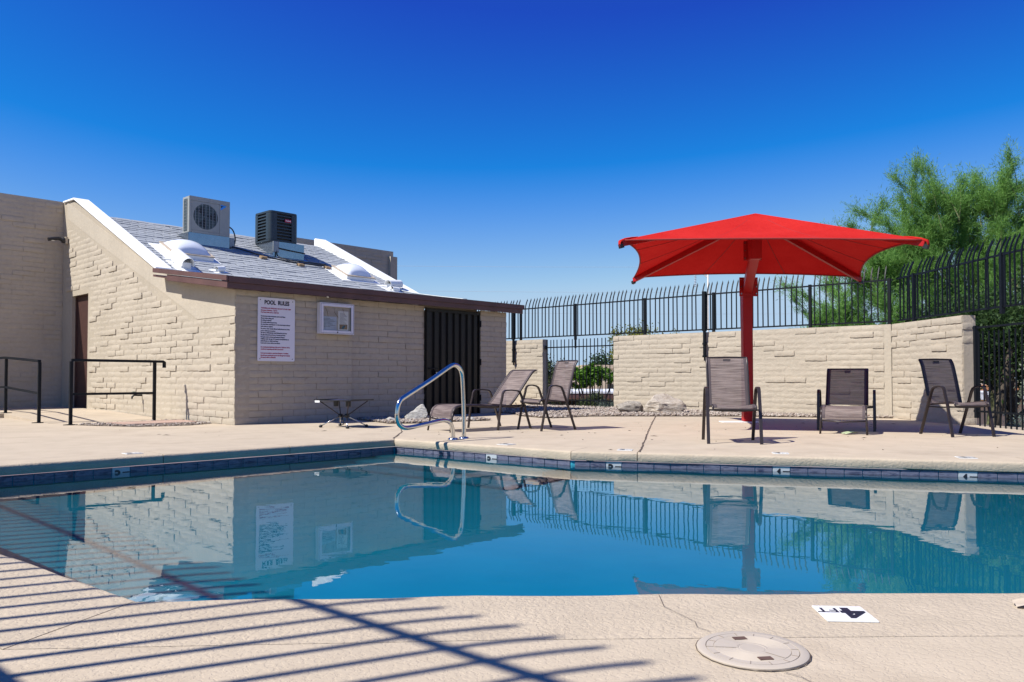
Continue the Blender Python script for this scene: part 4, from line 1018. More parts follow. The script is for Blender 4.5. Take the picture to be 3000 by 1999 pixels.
h_ = MB().box(hx-.075, hx+.075, hy-.09, hy+.09, 2.36, 2.96); h_.build('hub', M['red_steel'], um, bevel=.006)
f_ = MB(); f_.box(hx-.128, hx+.128, hy+.092, hy+.105, 2.36, 2.64); fo = f_.build('flange', M['red_steel'], um, bevel=.003)
for x_ in (-.108, .108):
    for z_ in (2.39, 2.50, 2.61): MB().lathe([(0, -.012), (.012, -.012), (.012, 0)], 8, (hx+x_, hy+.092, z_), 'y').build('bolt', M['galv'], fo)
CO = [NL, NR, FR, FL]
for cpt in CO:
    top = Vector((hx, hy, 2.93)); end = cpt+Vector((0, 0, -.045)); MB().bar([top+(end-top)*.02, end], .05, .075).build('rib', M['red_steel'], um, bevel=.004)
    t_ = MB(); d = (end-top).normalized(); t_.bar([end+d*-.02+Vector((0, 0, -.03)), end+d*.035+Vector((0, 0, -.035))], .045, .05); t_.build('rib_end', M['black'], um)
V = []; F = []; U_, V_ = 28, 14; pans = MB()
for q in range(4):
    a, b = CO[q], CO[(q+1) % 4]; mid = (a+b)/2; inw = (PK-mid); inw_n = inw.normalized(); Lm = inw.length
    VV = []
    for i in range(U_+1):
        s_ = i/U_; edge = a.lerp(b, s_); bow = 4*s_*(1-s_); edge = edge+inw_n*(bow*(.05, .20, .10, .17)[q])+Vector((0, 0, .01*bow))
        for j in range(V_+1):
            t__ = j/V_; p = edge.lerp(PK, t__); sag = -.045*math.sin(math.pi*t__)*(4*s_*(1-s_)); VV.append(p+Vector((0, 0, sag)))
    FF = [(i*(V_+1)+j, (i+1)*(V_+1)+j, (i+1)*(V_+1)+j+1, i*(V_+1)+j+1) for i in range(U_) for j in range(V_)]
    pans.add(VV, FF)
    for i_ in (9, 19):
        sm = MB(); sm.tube([VV[i_*(V_+1)+j]+Vector((0, 0, -.003)) for j in range(0, V_-2)], .0045, 5); sm.build('seam', M['hem'], um, smooth=True)
    hm = MB(); path = [VV[i*(V_+1)]+Vector((0, 0, -.004)) for i in range(U_+1)]; hm.tube(path, .011, 6); hm.build('hem', M['hem'], um, smooth=True)
me = pans.mesh('canopy', M['canopy'], smooth=True); bm = bmesh.new(); bm.from_mesh(me); bmesh.ops.remove_doubles(bm, verts=bm.verts, dist=.002); bm.to_mesh(me); bm.free(); me.set_sharp_from_angle(angle=R(12)); link('canopy', me, um)
for cpt in (NL, NR):
    d = (cpt-PK).normalized(); sd_ = d.cross(Vector((0, 0, 1))).normalized(); mb = MB(); pts = [cpt-d*.26+Vector((0, 0, .0)), cpt-d*.16+Vector((0, 0, .004)), cpt-d*.05+Vector((0, 0, .002)), cpt+d*.03+Vector((0, 0, -.012)), cpt+d*.04+Vector((0, 0, -.06))]
    rad = [.006, .016, .024, .026, .018]; Vc = []
    for p, r__ in zip(pts, rad):
        for i in range(8): a = 2*math.pi*i/8; Vc.append(p+sd_*r__*math.cos(a)*1.3+Vector((0, 0, 1))*r__*.7*math.sin(a))
    mb.add(Vc, [(i*8+k, i*8+(k+1) % 8, (i+1)*8+(k+1) % 8, (i+1)*8+k) for i in range(4) for k in range(8)]); mb.build('corner_pocket', M['canopy'], um, smooth=True)

# ------------------------------------------------------------------ chairs
def sling(path, hw, name, parent, sag=.012, hem=True):
    """cloth strip along path [(x,z)], width 2*hw in y, with UVs (u across, v along)"""
    P = bez([(x, 0, z) for x, z in path], 6); n_ = len(P); W = 8; V = []; F = []; uv = []; ln = 0
    for i, p in enumerate(P):
        if i: ln += (p-P[i-1]).length
        for j in range(W+1):
            f = j/W; V.append((p.x, -hw+2*hw*f, p.z-sag*(1-(2*f-1)**2))); uv.append((f, ln))
    F = [(i*(W+1)+j, i*(W+1)+j+1, (i+1)*(W+1)+j+1, (i+1)*(W+1)+j) for i in range(n_-1) for j in range(W)]
    mb = MB(); mb.add(V, F); me = mb.mesh(name, M['sling'], smooth=True, fix=False)
    ul_ = me.uv_layers.new(name='UVMap')
    for lp in me.loops: ul_.data[lp.index].uv = uv[lp.vertex_index]
    o = link(name, me, parent)
    for sg in (-1, 1):
        mb = MB(); mb.sweep([(p.x, sg*(hw-.012), p.z+.004) for p in P], [(-.016, -.002), (.016, -.002), (.016, .002), (-.016, .002)], up=(0, 0, 1) if name == 'seat' else (1, 0, .3)); mb.build('binding', M['binding'], o)
    return o
def side(e, y, ff, ft, rt, rf2, za, wd=.034, th=.017):
    """flat bar side: front leg, armrest, rear leg"""
    sec = dict(up=(0, 1, 0))
    A_ = [(ft-.004, y, za-.085), (ft-.010, y, za-.045), (ft-.03, y, za-.012), (ft-.06, y, za), ((ft+rt)/2, y, za+.003), (rt+.05, y, za-.008), (rt+.015, y, za-.025), (rt-.012, y, za-.07)]
    mk = lambda pts, nm: (lambda mb: mb.build(nm, M['frame'], e, smooth=True, angle=40))(MB().sweep(pts, [(-th/2, -wd/2), (th/2, -wd/2), (th/2, wd/2), (-th/2, wd/2)], up=(0, 1, 0)))
    mk(A_, 'armrest'); mk([(ft-.004, y, za-.0855), (ft+(ff-ft)*.3, y, za*.66), (ff, y, 0)], 'leg'); mk([(rt-.012, y, za-.0705), (rf2, y, 0)], 'leg')
def upright_chair(loc, rz, label):
    e = empty('patio_chair', loc, rz, label=label, cat='chair', group='brown sling patio chairs on the deck')
    for sg in (-1, 1): side(e, sg*.275, .27, .15, -.08, -.30, .60)
    bp = [(-.20, .375), (-.225, .46), (-.27, .64), (-.318, .81), (-.345, .885), (-.38, .938)]
    sling([(.255, .385), (.235, .412), (.16, .418), (0, .402), (-.15, .388), (-.195, .386)], .215, 'seat', e)
    sling(bp, .215, 'backrest', e, sag=.0)
    for sg in (-1, 1): pass
    fr_ = MB()
    for sg in (-1, 1): fr_.tube(bez([(x, sg*.225, z) for x, z in bp], 5), .012, 8)
    fr_.tube([(-.38, -.225, .940), (-.382, 0, .944), (-.38, .225, .940)], .010, 8); fr_.build('back_frame', M['frame'], e, smooth=True, angle=50)
    fr_ = MB()
    for sg in (-1, 1): fr_.tube(bez([(.258, sg*.225, .372), (.24, sg*.225, .405), (.16, sg*.225, .41), (0, sg*.225, .394), (-.20, sg*.225, .376)], 5), .011, 8)
    fr_.tube([(.258, -.225, .370), (.258, .225, .370)], .009, 8); fr_.build('seat_frame', M['frame'], e, smooth=True, angle=50)
    for x_, z_ in ((.17, .362), (-.16, .352)): MB().bar([(x_, -.27, z_), (x_, -.1, z_-.012), (x_, .1, z_-.012), (x_, .27, z_)], .02, .016).build('stretcher', M['frame_dark'], e)
    MB().box(-.372, -.357, -.04, .04, .885, .92).build('fabric_tag', M['frame_dark'], e)
    return e
def chaise(loc, rz, label, rec=41):
    e = empty('chaise_lounge', loc, rz, label=label, cat='chaise lounge', group='brown sling chaise lounges on the deck')
    for sg in (-1, 1): side(e, sg*.345, .27, .20, -.12, -.30, .535)
    sp = [(.955, .19), (.945, .25), (.905, .315), (.82, .345), (.6, .348), (.3, .335), (0, .33), (-.22, .335)]
    sling(sp[:-1]+[(-.02, .331)], .245, 'seat', e)
    cr, sr = math.cos(R(rec)), math.sin(R(rec)); H0 = -.02; bp = [(H0, .337), (H0-.12*cr, .337+.11*sr), (H0-.33*cr, .337+.34*sr), (H0-.52*cr, .337+.54*sr), (H0-.60*cr, .337+.61*sr), (H0-.67*cr, .337+.64*sr)]
    sling(bp, .245, 'backrest', e, sag=.0)
    fr_ = MB()
    for sg in (-1, 1): fr_.tube(bez([(x, sg*.258, z) for x, z in bp], 5), .013, 8)
    fr_.tube([(bp[-1][0], -.258, bp[-1][1]), (bp[-1][0], .258, bp[-1][1])], .011, 8); fr_.build('back_frame', M['frame'], e, smooth=True, angle=50)
    fr_ = MB()
    for sg in (-1, 1): fr_.tube(bez([(x, sg*.258, z-.008) for x, z in ((.93, .275), (.90, .315), (.82, .345), (.6, .348), (.3, .335), (0, .33), (-.28, .33))], 5), .013, 8)
    fr_.build('seat_frame', M['frame'], e, smooth=True, angle=50)
    for sg in (-1, 1): MB().tube([(.932, sg*.258, .27), (.95, sg*.262, .19), (.985, sg*.27, .0)], .013, 8).build('leg', M['frame'], e, smooth=True)
    MB().tube([(.953, -.262, .17), (.955, 0, .155), (.953, .262, .17)], .010, 8).build('stretcher', M['frame'], e, smooth=True)
    for x_ in (.19, -.16): MB().bar([(x_, -.34, .315), (x_, -.15, .295), (x_, .15, .295), (x_, .34, .315)], .022, .018).build('stretcher', M['frame'], e)
    for sg in (-1, 1): MB().tube([(-.30, sg*.27, .30), (-.42, sg*.26, .285), (-.52, sg*.24, .30), (-.50, sg*.24, .34)], .009, 6).build('recline_bracket', M['frame'], e, smooth=True)
    MB().box(bp[-1][0]+.005, bp[-1][0]+.02, -.04, .04, bp[-1][1]-.055, bp[-1][1]-.02).build('fabric_tag', M['frame_dark'], e)
    return e
chaise((-.19, 10.88, 0), math.atan2(-.62, -.785), 'reclined chaise behind the pool handrail with its back to the fence gap', 48)
upright_chair((.46, 10.66, 0), math.atan2(-.55, -.835), 'upright sling chair between the chaise and the boulders, facing left')
upright_chair((2.42, 8.60, 0), math.atan2(-.99, -.14), 'nearest sling chair, standing in front of the red umbrella post')
chaise((4.56, 10.62, 0), math.atan2(-.90, -.43), 'chaise facing the pool in the shade under the umbrella', 50)
upright_chair((5.47, 9.58, 0), math.atan2(-.985, .15), 'sling chair at the right in front of the wall pier')

# ------------------------------------------------------------------ camp table
ct = empty('camp_table', (-2.40, 11.12, 0), R(-30), label='small folding mesh camp table with cup holders before the facade', cat='table')
TW, TD, TZ = .34, .235, .385
tp = MB(); N = 10; V = []
for i in range(N+1):
    for j in range(N+1):
        a, b = -1+2*i/N, -1+2*j/N; V.append((a*TW*(1-.08*(1-abs(b))*0), b*TD, TZ-.012*(1-a*a)*(1-b*b)+.010*abs(a*b)))
tp.add(V, [(i*(N+1)+j, (i+1)*(N+1)+j, (i+1)*(N+1)+j+1, i*(N+1)+j+1) for i in range(N) for j in range(N)]); tp.build('mesh_top', M['navy_ink'], ct, smooth=True)
ed = MB(); ed.bar([(-TW, -TD, TZ+.008), (0, -TD, TZ), (TW, -TD, TZ+.008)], .014, .012); ed.bar([(-TW, TD, TZ+.008), (0, TD, TZ), (TW, TD, TZ+.008)], .014, .012); ed.bar([(-TW, -TD, TZ+.008), (-TW, TD, TZ+.008)], .02, .014); ed.bar([(TW, -TD, TZ+.008), (TW, TD, TZ+.008)], .02, .014); ed.build('edge_binding', M['black'], ct)
MB().box(-TW+.02, -TW+.11, -TD-.012, -TD-.006, TZ-.03, TZ-.002).build('label_patch', M['vent'], ct)
hubs = [Vector((-.06, -.0, .165)), Vector((.06, 0, .165))]
for sx, hb_ in ((-1, 1), (1, 0)):
    for sy in (-1, 1):
        MB().tube([(sx*TW*.80, sy*TD*.85, TZ-.01), hubs[hb_ if False else (0 if sx < 0 else 1)]], .0075, 8).build('strut', M['frame'], ct, smooth=True)
        lg_ = MB().tube([hubs[0 if sx < 0 else 1], (sx*-.24*-1 if False else sx*.25, sy*.20, .02)], .0075, 8).build('leg', M['chrome'], ct, smooth=True)
        MB().lathe([(0, 0), (.02, .002), (.026, .012), (.02, .03), (.008, .04)], 10, (sx*.25, sy*.20, 0)).build('foot', M['black'], lg_, smooth=True)
MB().tube([hubs[0], hubs[1]], .010, 8).build('hub_bar', M['black'], ct)
for h__ in hubs: MB().lathe([(0, -.03), (.028, -.025), (.028, .025), (0, .03)], 10, tuple(h__), 'x').build('hub', M['black'], ct)
MB().tube(bez([(.02, -.02, .16), (.0, -.03, .14), (.03, -.05, .10), (.05, -.05, .06), (.02, -.05, .04)], 6), .008, 6).build('strap', M['black'], ct, smooth=True)
for x_ in (-.10, .13): MB().lathe([(.038, 0), (.036, -.075), (0, -.075)], 14, (x_, -.05, TZ-.012)).build('cup_holder', M['black'], ct)

# ------------------------------------------------------------------ pool handrail
hr = empty('pool_handrail', (-.5617, 9.1047, 0), 0, label='polished steel looped handrail at the pool corner', cat='handrail')
eh = Vector((-.61, -.79, 0)).normalized(); hp = [(0, .0), (.0, .2), (.01, .44), (.03, .70), (.055, .79), (.10, .835), (.16, .855), (.22, .845), (.30, .81), (.60, .665), (.96, .505), (1.03, .46), (1.065, .39), (1.073, .30), (1.05, .225), (.99, .182), (.90, .172), (.70, .190), (.42, .222), (.32, .222), (.245, .195), (.205, .14), (.190, .07), (.187, 0)]
MB().tube(bez([eh*d+Vector((0, 0, z)) for d, z in hp], 5), .0245, 14, up=(.79, -.61, 0)).build('rail_tube', M['chrome'], hr, smooth=True)
for d in (0, .187): MB().lathe([(.026, .022), (.05, .018), (.062, .004), (.062, .0)], 20, tuple(eh*d)).build('escutcheon', M['chrome'], hr, smooth=True, angle=50)

# ------------------------------------------------------------------ boulders
def boulder(loc, dims, mat, seed, label, rz=0, cut=0):
    bm = bmesh.new(); bmesh.ops.create_icosphere(bm, subdivisions=4, radius=1); r = random.Random(seed)
    from mathutils import noise as mn_
    ofs = Vector((r.uniform(0, 50), r.uniform(0, 50), r.uniform(0, 50)))
    pl_n = [Vector((r.gauss(0, 1), r.gauss(0, 1), r.gauss(0, .8))).normalized() for _ in range(13)]
    for v in bm.verts:
        c = v.co.copy()
        for nn in pl_n:
            d = c.dot(nn)
            if d > .66: c -= nn*(d-.66)*.92
        f = 1+.16*mn_.noise(c*1.6+ofs)+.07*mn_.noise(c*4+ofs)+.03*mn_.noise(c*11+ofs)
        c *= f; st_ = .022*math.sin(c.z*19+c.x*2.2+3*mn_.noise(c*2+ofs)); c.x *= 1+st_*1.6; c.y *= 1+st_*1.6
        v.co = Vector((c.x*dims[0], c.y*dims[1], c.z*dims[2]))
    me = bpy.data.meshes.new('boulder'); bm.to_mesh(me); bm.free(); me.materials.append(mat); me.shade_smooth(); me.set_sharp_from_angle(angle=R(38))
    return link('boulder', me, None, loc, (0, 0, rz), label=label, cat='boulder', group='boulders in the gravel beds')
boulder((2.90, 15.10, .11), (.48, .32, .27), M['rock'], 3, 'large layered tan boulder against the long wall', .1)
boulder((2.36, 15.33, .06), (.33, .25, .22), M['rock_dark'], 8, 'smaller grey ribbed boulder left of the large tan boulder', .3)
boulder((-1.55, 12.95, .05), (.24, .17, .20), M['rock_white'], 15, 'pointed white rock behind the handrail loop', .4)
boulder((-1.93, 12.50, .02), (.10, .08, .055), M['rock_white'], 22, 'small low pale rock left of the white pointed rock', .2)
boulder((-.75, 12.75, .0), (.18, .10, .07), M['rock_white'], 25, 'flat pale rock lying under the chaise end in gravel', .2)

# ------------------------------------------------------------------ small things on the deck
ld = empty('skimmer_lid', (.630, 2.061, 0), R(8), label='round beige skimmer lid set in the near deck', cat='lid')
MB().lathe([(.1525, .0005), (.152, .006), (.147, .0085), (.128, .0085), (.127, .006)], 64).build('lid_rim', M['lid'], ld, smooth=True, angle=30)
rg = MB()
prof_l = [(.1262, .0055), (.1255, .0085), (.106, .0085), (.1055, .0075), (.1045, .0085)]
rr__ = .1045
while rr__ > .045: prof_l += [(rr__-.002, .0078), (rr__-.004, .0085)]; rr__ -= .004
prof_l += [(.038, .0088), (.036, .0078), (.034, .0088), (0, .009)]
rg.lathe(prof_l, 64); rg.build('lid_plate', M['lid'], ld, smooth=True, angle=20)
gv = MB(); gv.hexa([(.107, -.001, .0086), (.126, -.001, .0086), (.126, .001, .0086), (.107, .001, .0086), (.107, -.001, .0094), (.126, -.001, .0094), (.126, .001, .0094), (.107, .001, .0094)]); gv_me = gv.mesh('lid_rib', M['lid_dark'])
for k in range(14): link('lid_rib', gv_me, ld, rot=(0, 0, k*2*math.pi/14+.2))
for k in (1, 3):
    a0 = k*math.pi/2+.55; V = [(r_*math.cos(a0+i*.13), r_*math.sin(a0+i*.13), .0092) for i in range(7) for r_ in (.04, .104)]
    sc_ = MB(); sc_.add(V, [(2*i, 2*i+1, 2*i+3, 2*i+2) for i in range(6)]); sc_.build('smooth_sector', M['lid'], ld)
for sy in (-1, 1): MB().box(-.019, .019, sy*.082-.011, sy*.082+.011, .006, .0101).build('finger_slot', M['hole'], ld)
strip([(.630+.1445*math.cos(a_), 2.061+.1445*math.sin(a_)) for a_ in [i*math.pi/12 for i in range(25)]], .0028, 'lid_gap', .0035)
def marker(loc, rz, ch, label):
    e = empty('depth_marker', loc, rz, label=label, cat='depth marker', group='white depth marker tiles set in the deck')
    MB().box(-.074, .074, -.074, .074, .0005, .0058).build('marker_tile', M['tile_white'], e, bevel=.0012)
    mb = MB(); add_text(mb, ch, .135, lambda x, y, z: (-.062+x, -.048+y, .0061+z*.3), bold=.006, extr=.0006); add_text(mb, 'FT', .062, lambda x, y, z: (.008+x, .0+y-.048, .0061+z*.3), bold=.001, extr=.0006); mb.build('marker_lettering', M['ink'], e); return e
marker((1.005, 2.373, 0), R(176), '4', 'white 4 FT depth tile in the near deck beside the skimmer lid')
for (x_, y_, rz_, ch, lb) in ((1.11, 7.66, -.25, '3', 'white depth tile on the far deck left of the nearest chair'), (2.52, 7.33, -.25, '4', 'white depth tile on the far deck below the chaise under the umbrella'), (4.03, 6.93, -.25, '4', 'white depth tile on the far deck toward the right edge'), (-.06, 8.29, -.66, '3', 'white depth tile on the deck right of the handrail'), (-3.56, 7.32, .77, '3', 'white depth tile on the left deck edge before the facade')):
    marker((x_, y_, 0), rz_, ch, lb)
lf = MB(); V = []
for i in range(6):
    for j in range(4):
        a, b = i/5, j/3; V.append((a*.11, (b-.5)*.055*(1-.5*(a-.3)**2), .004+.018*math.sin(a*2.2)*abs(b-.5)*2+.006*(j % 2)))
lf.add(V, [(i*4+j, (i+1)*4+j, (i+1)*4+j+1, i*4+j+1) for i in range(5) for j in range(3)]); tag(link('rim_piece', lf.mesh('rim_piece', M['beige_rim'], smooth=True), None, (1.575, 2.46, .002), (0, 0, R(-20))), 'curled beige piece standing in for a broken cover rim at the right edge of the near deck', 'leaf')  # leaf-shaped stand-in for a piece of cracked cover rim
lf2 = lf.mesh('fallen_leaf', M['greenleaf'], smooth=True); tag(link('fallen_leaf', lf2, None, (4.13, 9.72, .004), (0, 0, .3), (1.7, 1.7, 1.2)), 'pale green fallen leaf before the shaded chaise', 'leaf')
ld.scale = (.93, .93, 1)
# loose grit and twigs
r = random.Random(77); dbm = MB()
for k in range(150):
    x_, y_ = r.uniform(-6, 6), r.uniform(7.6, 13.2)
    if y_ < 9.3 and x_ < .6-(y_-7.5)*1.2: continue
    s_ = r.uniform(.004, .012); a = r.uniform(0, 6.28); el = r.choice((1, 1, 1, 2.5, 5)); c_, sn = math.cos(a)*s_*el, math.sin(a)*s_*el
    dbm.add([(x_-c_, y_-sn, .001), (x_+sn*.4/el, y_-c_*.4/el, .001), (x_+c_, y_+sn, .001), (x_-sn*.4/el, y_+c_*.4/el, .001), (x_, y_, s_*.8)], [(0, 1, 4), (1, 2, 4), (2, 3, 4), (3, 0, 4)])
dbm.build('litter', M['bark'], kind='stuff')

# ------------------------------------------------------------------ vegetation
def leafquads(C, D, L, Wd, r, droop=0):
    """C centres (n,3), D directions (n,3) ; thin diamonds"""
    n_ = len(C); D = D/np.maximum(1e-6, np.linalg.norm(D, axis=1, keepdims=True)); S = np.cross(D, r.normal(size=(n_, 3))); S /= np.maximum(1e-6, np.linalg.norm(S, axis=1, keepdims=True))
    L = np.broadcast_to(L, (n_,))[:, None]; Wd = np.broadcast_to(Wd, (n_,))[:, None]
    V = np.stack([C-D*L*.5, C+S*Wd*.5, C+D*L*.5, C-S*Wd*.5], 1).reshape(-1, 3)
    return V, np.arange(n_*4).reshape(-1, 4)
def limb(mb, p0, p1, r0, r1, bend, n_=6, rr=None):
    P = []; p0 = Vector(p0); p1 = Vector(p1); 
    for i in range(n_+1):
        f = i/n_; P.append(p0.lerp(p1, f)+Vector(bend)*math.sin(math.pi*f))
    V = []; m = 7
    for i, p in enumerate(P):
        d = (P[min(i+1, n_)]-P[max(i-1, 0)]).normalized(); s_ = d.cross(Vector((.3, .9, .1))).normalized(); u = s_.cross(d); rad = r0+(r1-r0)*i/n_
        for k in range(m): a = 2*math.pi*k/m; V.append(p+s_*rad*math.cos(a)+u*rad*math.sin(a))
    mb.add(V, [(i*m+k, i*m+(k+1) % m, (i+1)*m+(k+1) % m, (i+1)*m+k) for i in range(n_) for k in range(m)]); return P
def wispy_tree(name, base, top_z, centers, label, mat, barkm, nsec, nleaf, seed, fork=1.2, leafL=.05, leafW=.009, up=.55, groupn=None):
    """trunk forking to many limbs; each limb carries feathery sprays"""
    r = np.random.default_rng(seed); e = empty(name, base, 0, label=label, cat='tree', group=groupn); tb_ = MB(); LC = []; LD = []
    fk = Vector((.1, 0, fork)); limb(tb_, (0, 0, -.3), fk, .16, .11, (.06, .05, 0))
    for (cx_, cy_, cz_, rad, k) in centers:
        tgt = Vector((cx_, cy_, cz_)); P = limb(tb_, fk, tgt, .07, .02, (0, 0, -.15*tgt.length*.2))
        for q in range(k):
            d = Vector(r.normal(size=3)); d.z = abs(d.z)*.8+.15; d.normalize()
            out = Vector((tgt.x, tgt.y, 0)); out = out.normalized() if out.length > .1 else Vector((0, 0, 1))
            d = (d*.9+out*.35+Vector((0, 0, up))).normalized(); st = tgt+Vector(r.normal(size=3))*rad*.30; ln = rad*r.uniform(.6, 1.25)
            en = st+d*ln; limb(tb_, st, en, .012, .004, tuple(r.normal(size=3)*.06), 4)
            for s_ in range(nsec):
                f = r.uniform(.1, 1.05); p0 = st.lerp(en, f); dd = (d*1.0+Vector(r.normal(size=3))*.5+Vector((0, 0, up*.35))).normalized(); L2 = r.uniform(.25, .8)*(1.15-.5*f)*min(1.4, rad)
                t_ = r.uniform(0, 1, nleaf); cen = np.array(p0)+np.outer(t_*L2, np.array(dd))+r.normal(size=(nleaf, 3))*(.018+.035*t_[:, None]); cen[:, 2] -= .10*L2*t_**2
                LC.append(cen); LD.append(np.array(dd)+r.normal(size=(nleaf, 3))*.55)
    LC = np.concatenate(LC); LD = np.concatenate(LD); n_ = len(LC)
    V, F = leafquads(LC, LD, r.uniform(leafL*.6, leafL*1.5, n_), r.uniform(leafW*.7, leafW*1.4, n_), r)
    link('crown', npmesh('crown', V, F, mat), e); tb_.build('trunk', barkm, e, smooth=True); return e
def blob_tree(name, base, blobs, label, mat, nleaf, seed, leafL=.12, leafW=.06, trunk=True, cat='tree', groupn=None, clump=.28):
    r = np.random.default_rng(seed); e = empty(name, base, 0, label=label, cat=cat, group=groupn); LC = []; LD = []; tb_ = MB()
    tot = sum(b[3]*b[4]*b[5] for b in blobs)
    for (x_, y_, z_, rx, ry, rz_) in blobs:
        k = int(nleaf*rx*ry*rz_/tot); nc_ = max(6, k//60)
        cc = r.normal(size=(nc_, 3)); cc /= np.linalg.norm(cc, axis=1, keepdims=True); cc *= r.uniform(.45, 1.0, (nc_, 1))**.6
        cc = cc*np.array([rx, ry, rz_])+np.array([x_, y_, z_]); pick = r.integers(0, nc_, k)
        LC.append(cc[pick]+r.normal(size=(k, 3))*clump*min(rx, rz_)); d = cc[pick]-np.array([x_, y_, z_-.4*rz_]); LD.append(d/np.maximum(.01, np.linalg.norm(d, axis=1, keepdims=True))+r.normal(size=(k, 3))*.8)
        if trunk: limb(tb_, (0, 0, z_*.25), (x_, y_, z_), .05*max(rx, .6), .02, (.05, 0, 0))
    if trunk: limb(tb_, (0, 0, -.5), (0, 0, blobs[0][2]*.6), .13, .07, (.06, .03, 0))
    LC = np.concatenate(LC); LD = np.concatenate(LD); n_ = len(LC); V, F = leafquads(LC, LD, r.uniform(leafL*.6, leafL*1.4, n_), r.uniform(leafW*.6, leafW*1.4, n_), r)
    link('crown', npmesh('crown', V, F, mat), e)
    if trunk: tb_.build('trunk', M['bark'], e, smooth=True)
    return e
# large feathery tree beyond the right fence (positions relative to its base)
cs = [(-3.4, 0, 2.6, .95, 7), (-2.8, .5, 3.5, .9, 7), (-2.4, -.5, 2.2, .9, 7), (-1.9, .2, 3.1, 1.0, 9), (-1.7, .6, 4.1, 1.0, 9), (-1.2, -.4, 2.5, 1.0, 9), (-.8, .4, 3.7, 1.05, 10), (-1.1, -.1, 4.6, .95, 9), (-.3, -.3, 3.0, 1.0, 9), (.1, .3, 4.4, 1.0, 9),
      (.6, -.2, 3.6, 1.05, 10), (.9, .3, 4.8, 1.0, 10), (1.5, -.3, 3.9, 1.05, 10), (1.8, .4, 4.8, 1.0, 9), (2.5, 0, 4.1, 1.1, 9), (2.2, -.3, 3.0, 1.1, 9), (3.2, .2, 3.3, 1.1, 8), (1.2, -.5, 2.6, 1.0, 9), (3.3, .1, 4.4, 1.0, 8), (-2.2, -.3, 1.7, .8, 8), (.4, -.5, 2.0, .9, 10), (-3.0, .2, 1.9, .8, 7), (-1.5, .4, 1.9, .9, 9), (-.6, .3, 2.1, 1.0, 10), (1.3, .4, 2.1, 1.0, 10), (2.4, .3, 2.2, 1.0, 9), (-1.4, .5, 3.4, .9, 9), (-.2, .5, 3.6, .9, 9), (1.2, .6, 3.2, 1.0, 9), (2.9, .4, 3.8, 1.0, 9), (-2.1, .3, 2.7, .9, 8), (.3, .5, 2.7, 1, 10), (2.0, .6, 4.0, .9, 9), (-1.3, .1, 4.0, .8, 8), (-.3, .2, 4.6, .9, 10), (.4, .3, 4.9, .8, 9), (-1.8, .1, 4.4, .7, 8), (-2.5, 0, 3.0, .8, 8), (3.0, 0, 4.6, .9, 9), (.5, 0, 3.2, 1, 9), (-.2, -.2, 2.4, 1, 9)]
wispy_tree('feathery_tree', (10.2, 16.6, -.5), 5.6, [(c_[0], c_[1], min(c_[2], 2.0+(c_[0]+3.4)*1.15)-max(0, c_[0]-.8)*.16-(.25 if c_[2] > 4.2 else 0), c_[3], c_[4]) for c_ in cs], 'tall feathery light green tree beyond the right hand fence', M['verde'], M['bark_green'], 28, 42, 5, leafL=.10, leafW=.009, up=.7)
blob_tree('shade_tree', (8.75, 13.7, -.5), [(0, 0, 1.9, 1.2, .9, .7), (.9, .3, 2.2, 1.2, .9, .8), (-.7, .5, 2.0, .8, .8, .6), (.5, .8, 1.5, 1.3, .8, .5), (1.6, 0, 1.7, .8, .8, .6)], 'dark dense low tree with leaning trunks behind the right fence panel', M['leaf_dark'], 26000, 9, .09, .035)
lt = MB()
for x0_, x1_, y_ in ((8.55, 8.15, 13.5), (8.9, 8.85, 13.4), (9.35, 9.75, 13.6)): limb(lt, (x1_-8.75, y_-13.7, -.2), (x0_-8.75+.1, y_-13.7, 1.7), .10, .05, (.05, 0, 0))
lt.build('trunk', M['bark'], bpy.data.objects['shade_tree'], smooth=True)
blob_tree('silver_shrub', (8.65, 12.85, -.3), [(0, 0, .95, .22, .22, .45), (.12, 0, 1.35, .16, .16, .35), (.2, .1, .7, .25, .2, .35)], 'upright silvery green shrub close behind the right fence panel', M['leaf_silver'], 2600, 12, .055, .028, True, 'shrub')
blob_tree('round_tree', (1.25, 26, -1.8), [(-.15, 0, 2.3, .6, .6, .6), (-.35, 0, 2.8, .42, .5, .38), (.25, 0, 2.6, .32, .4, .34), (-.7, 0, 1.7, .45, .5, .5)], 'dull olive green tree seen through the left fence gap', M['leaf_olive'], 9000, 21, .10, .045)
blob_tree('round_tree', (2.45, 24.8, -1.8), [(0, 0, 2.50, .62, .5, .24), (-.5, 0, 2.66, .32, .4, .24), (.42, .1, 2.55, .38, .4, .2), (.1, 0, 2.74, .36, .4, .2), (-.3, -.1, 2.32, .4, .4, .16), (.75, 0, 2.42, .22, .3, .14)], 'bright fresh green tree seen through the left fence gap', M['leaf_bright'], 5200, 22, .11, .05, clump=.2)
blob_tree('round_tree', (7.3, 60, -3), [(0, 0, 4.3, 1.5, 1.2, 1.1), (1.0, 0, 4.6, 1, 1, .9), (-.7, 0, 3.9, .9, .9, .8)], 'far dark green round tree right of the bright tree in the gap', M['leaf_dark'], 5000, 23, .2, .11)
blob_tree('far_tree', (8.6, 50, -3), [(-1.2, 0, 6.0, 1.0, .9, .85), (.2, 0, 6.1, 1.0, .9, .9), (1.4, 0, 5.8, .8, .8, .75), (-.3, 0, 5.2, 1.8, 1.2, .8)], 'yellow green treetop showing just above the long wall', M['leaf_yellow'], 6500, 24, .17, .08)
blob_tree('green_bush', (1.92, 19.3, -.36), [(0, 0, .32, .22, .2, .26), (.18, 0, .40, .18, .18, .28), (-.15, .05, .28, .16, .16, .22)], 'green feathery bush behind the gap bars near the upright chair', M['leaf_olive'], 3500, 31, .07, .018, False, 'bush', 'bushes outside the gap panel')
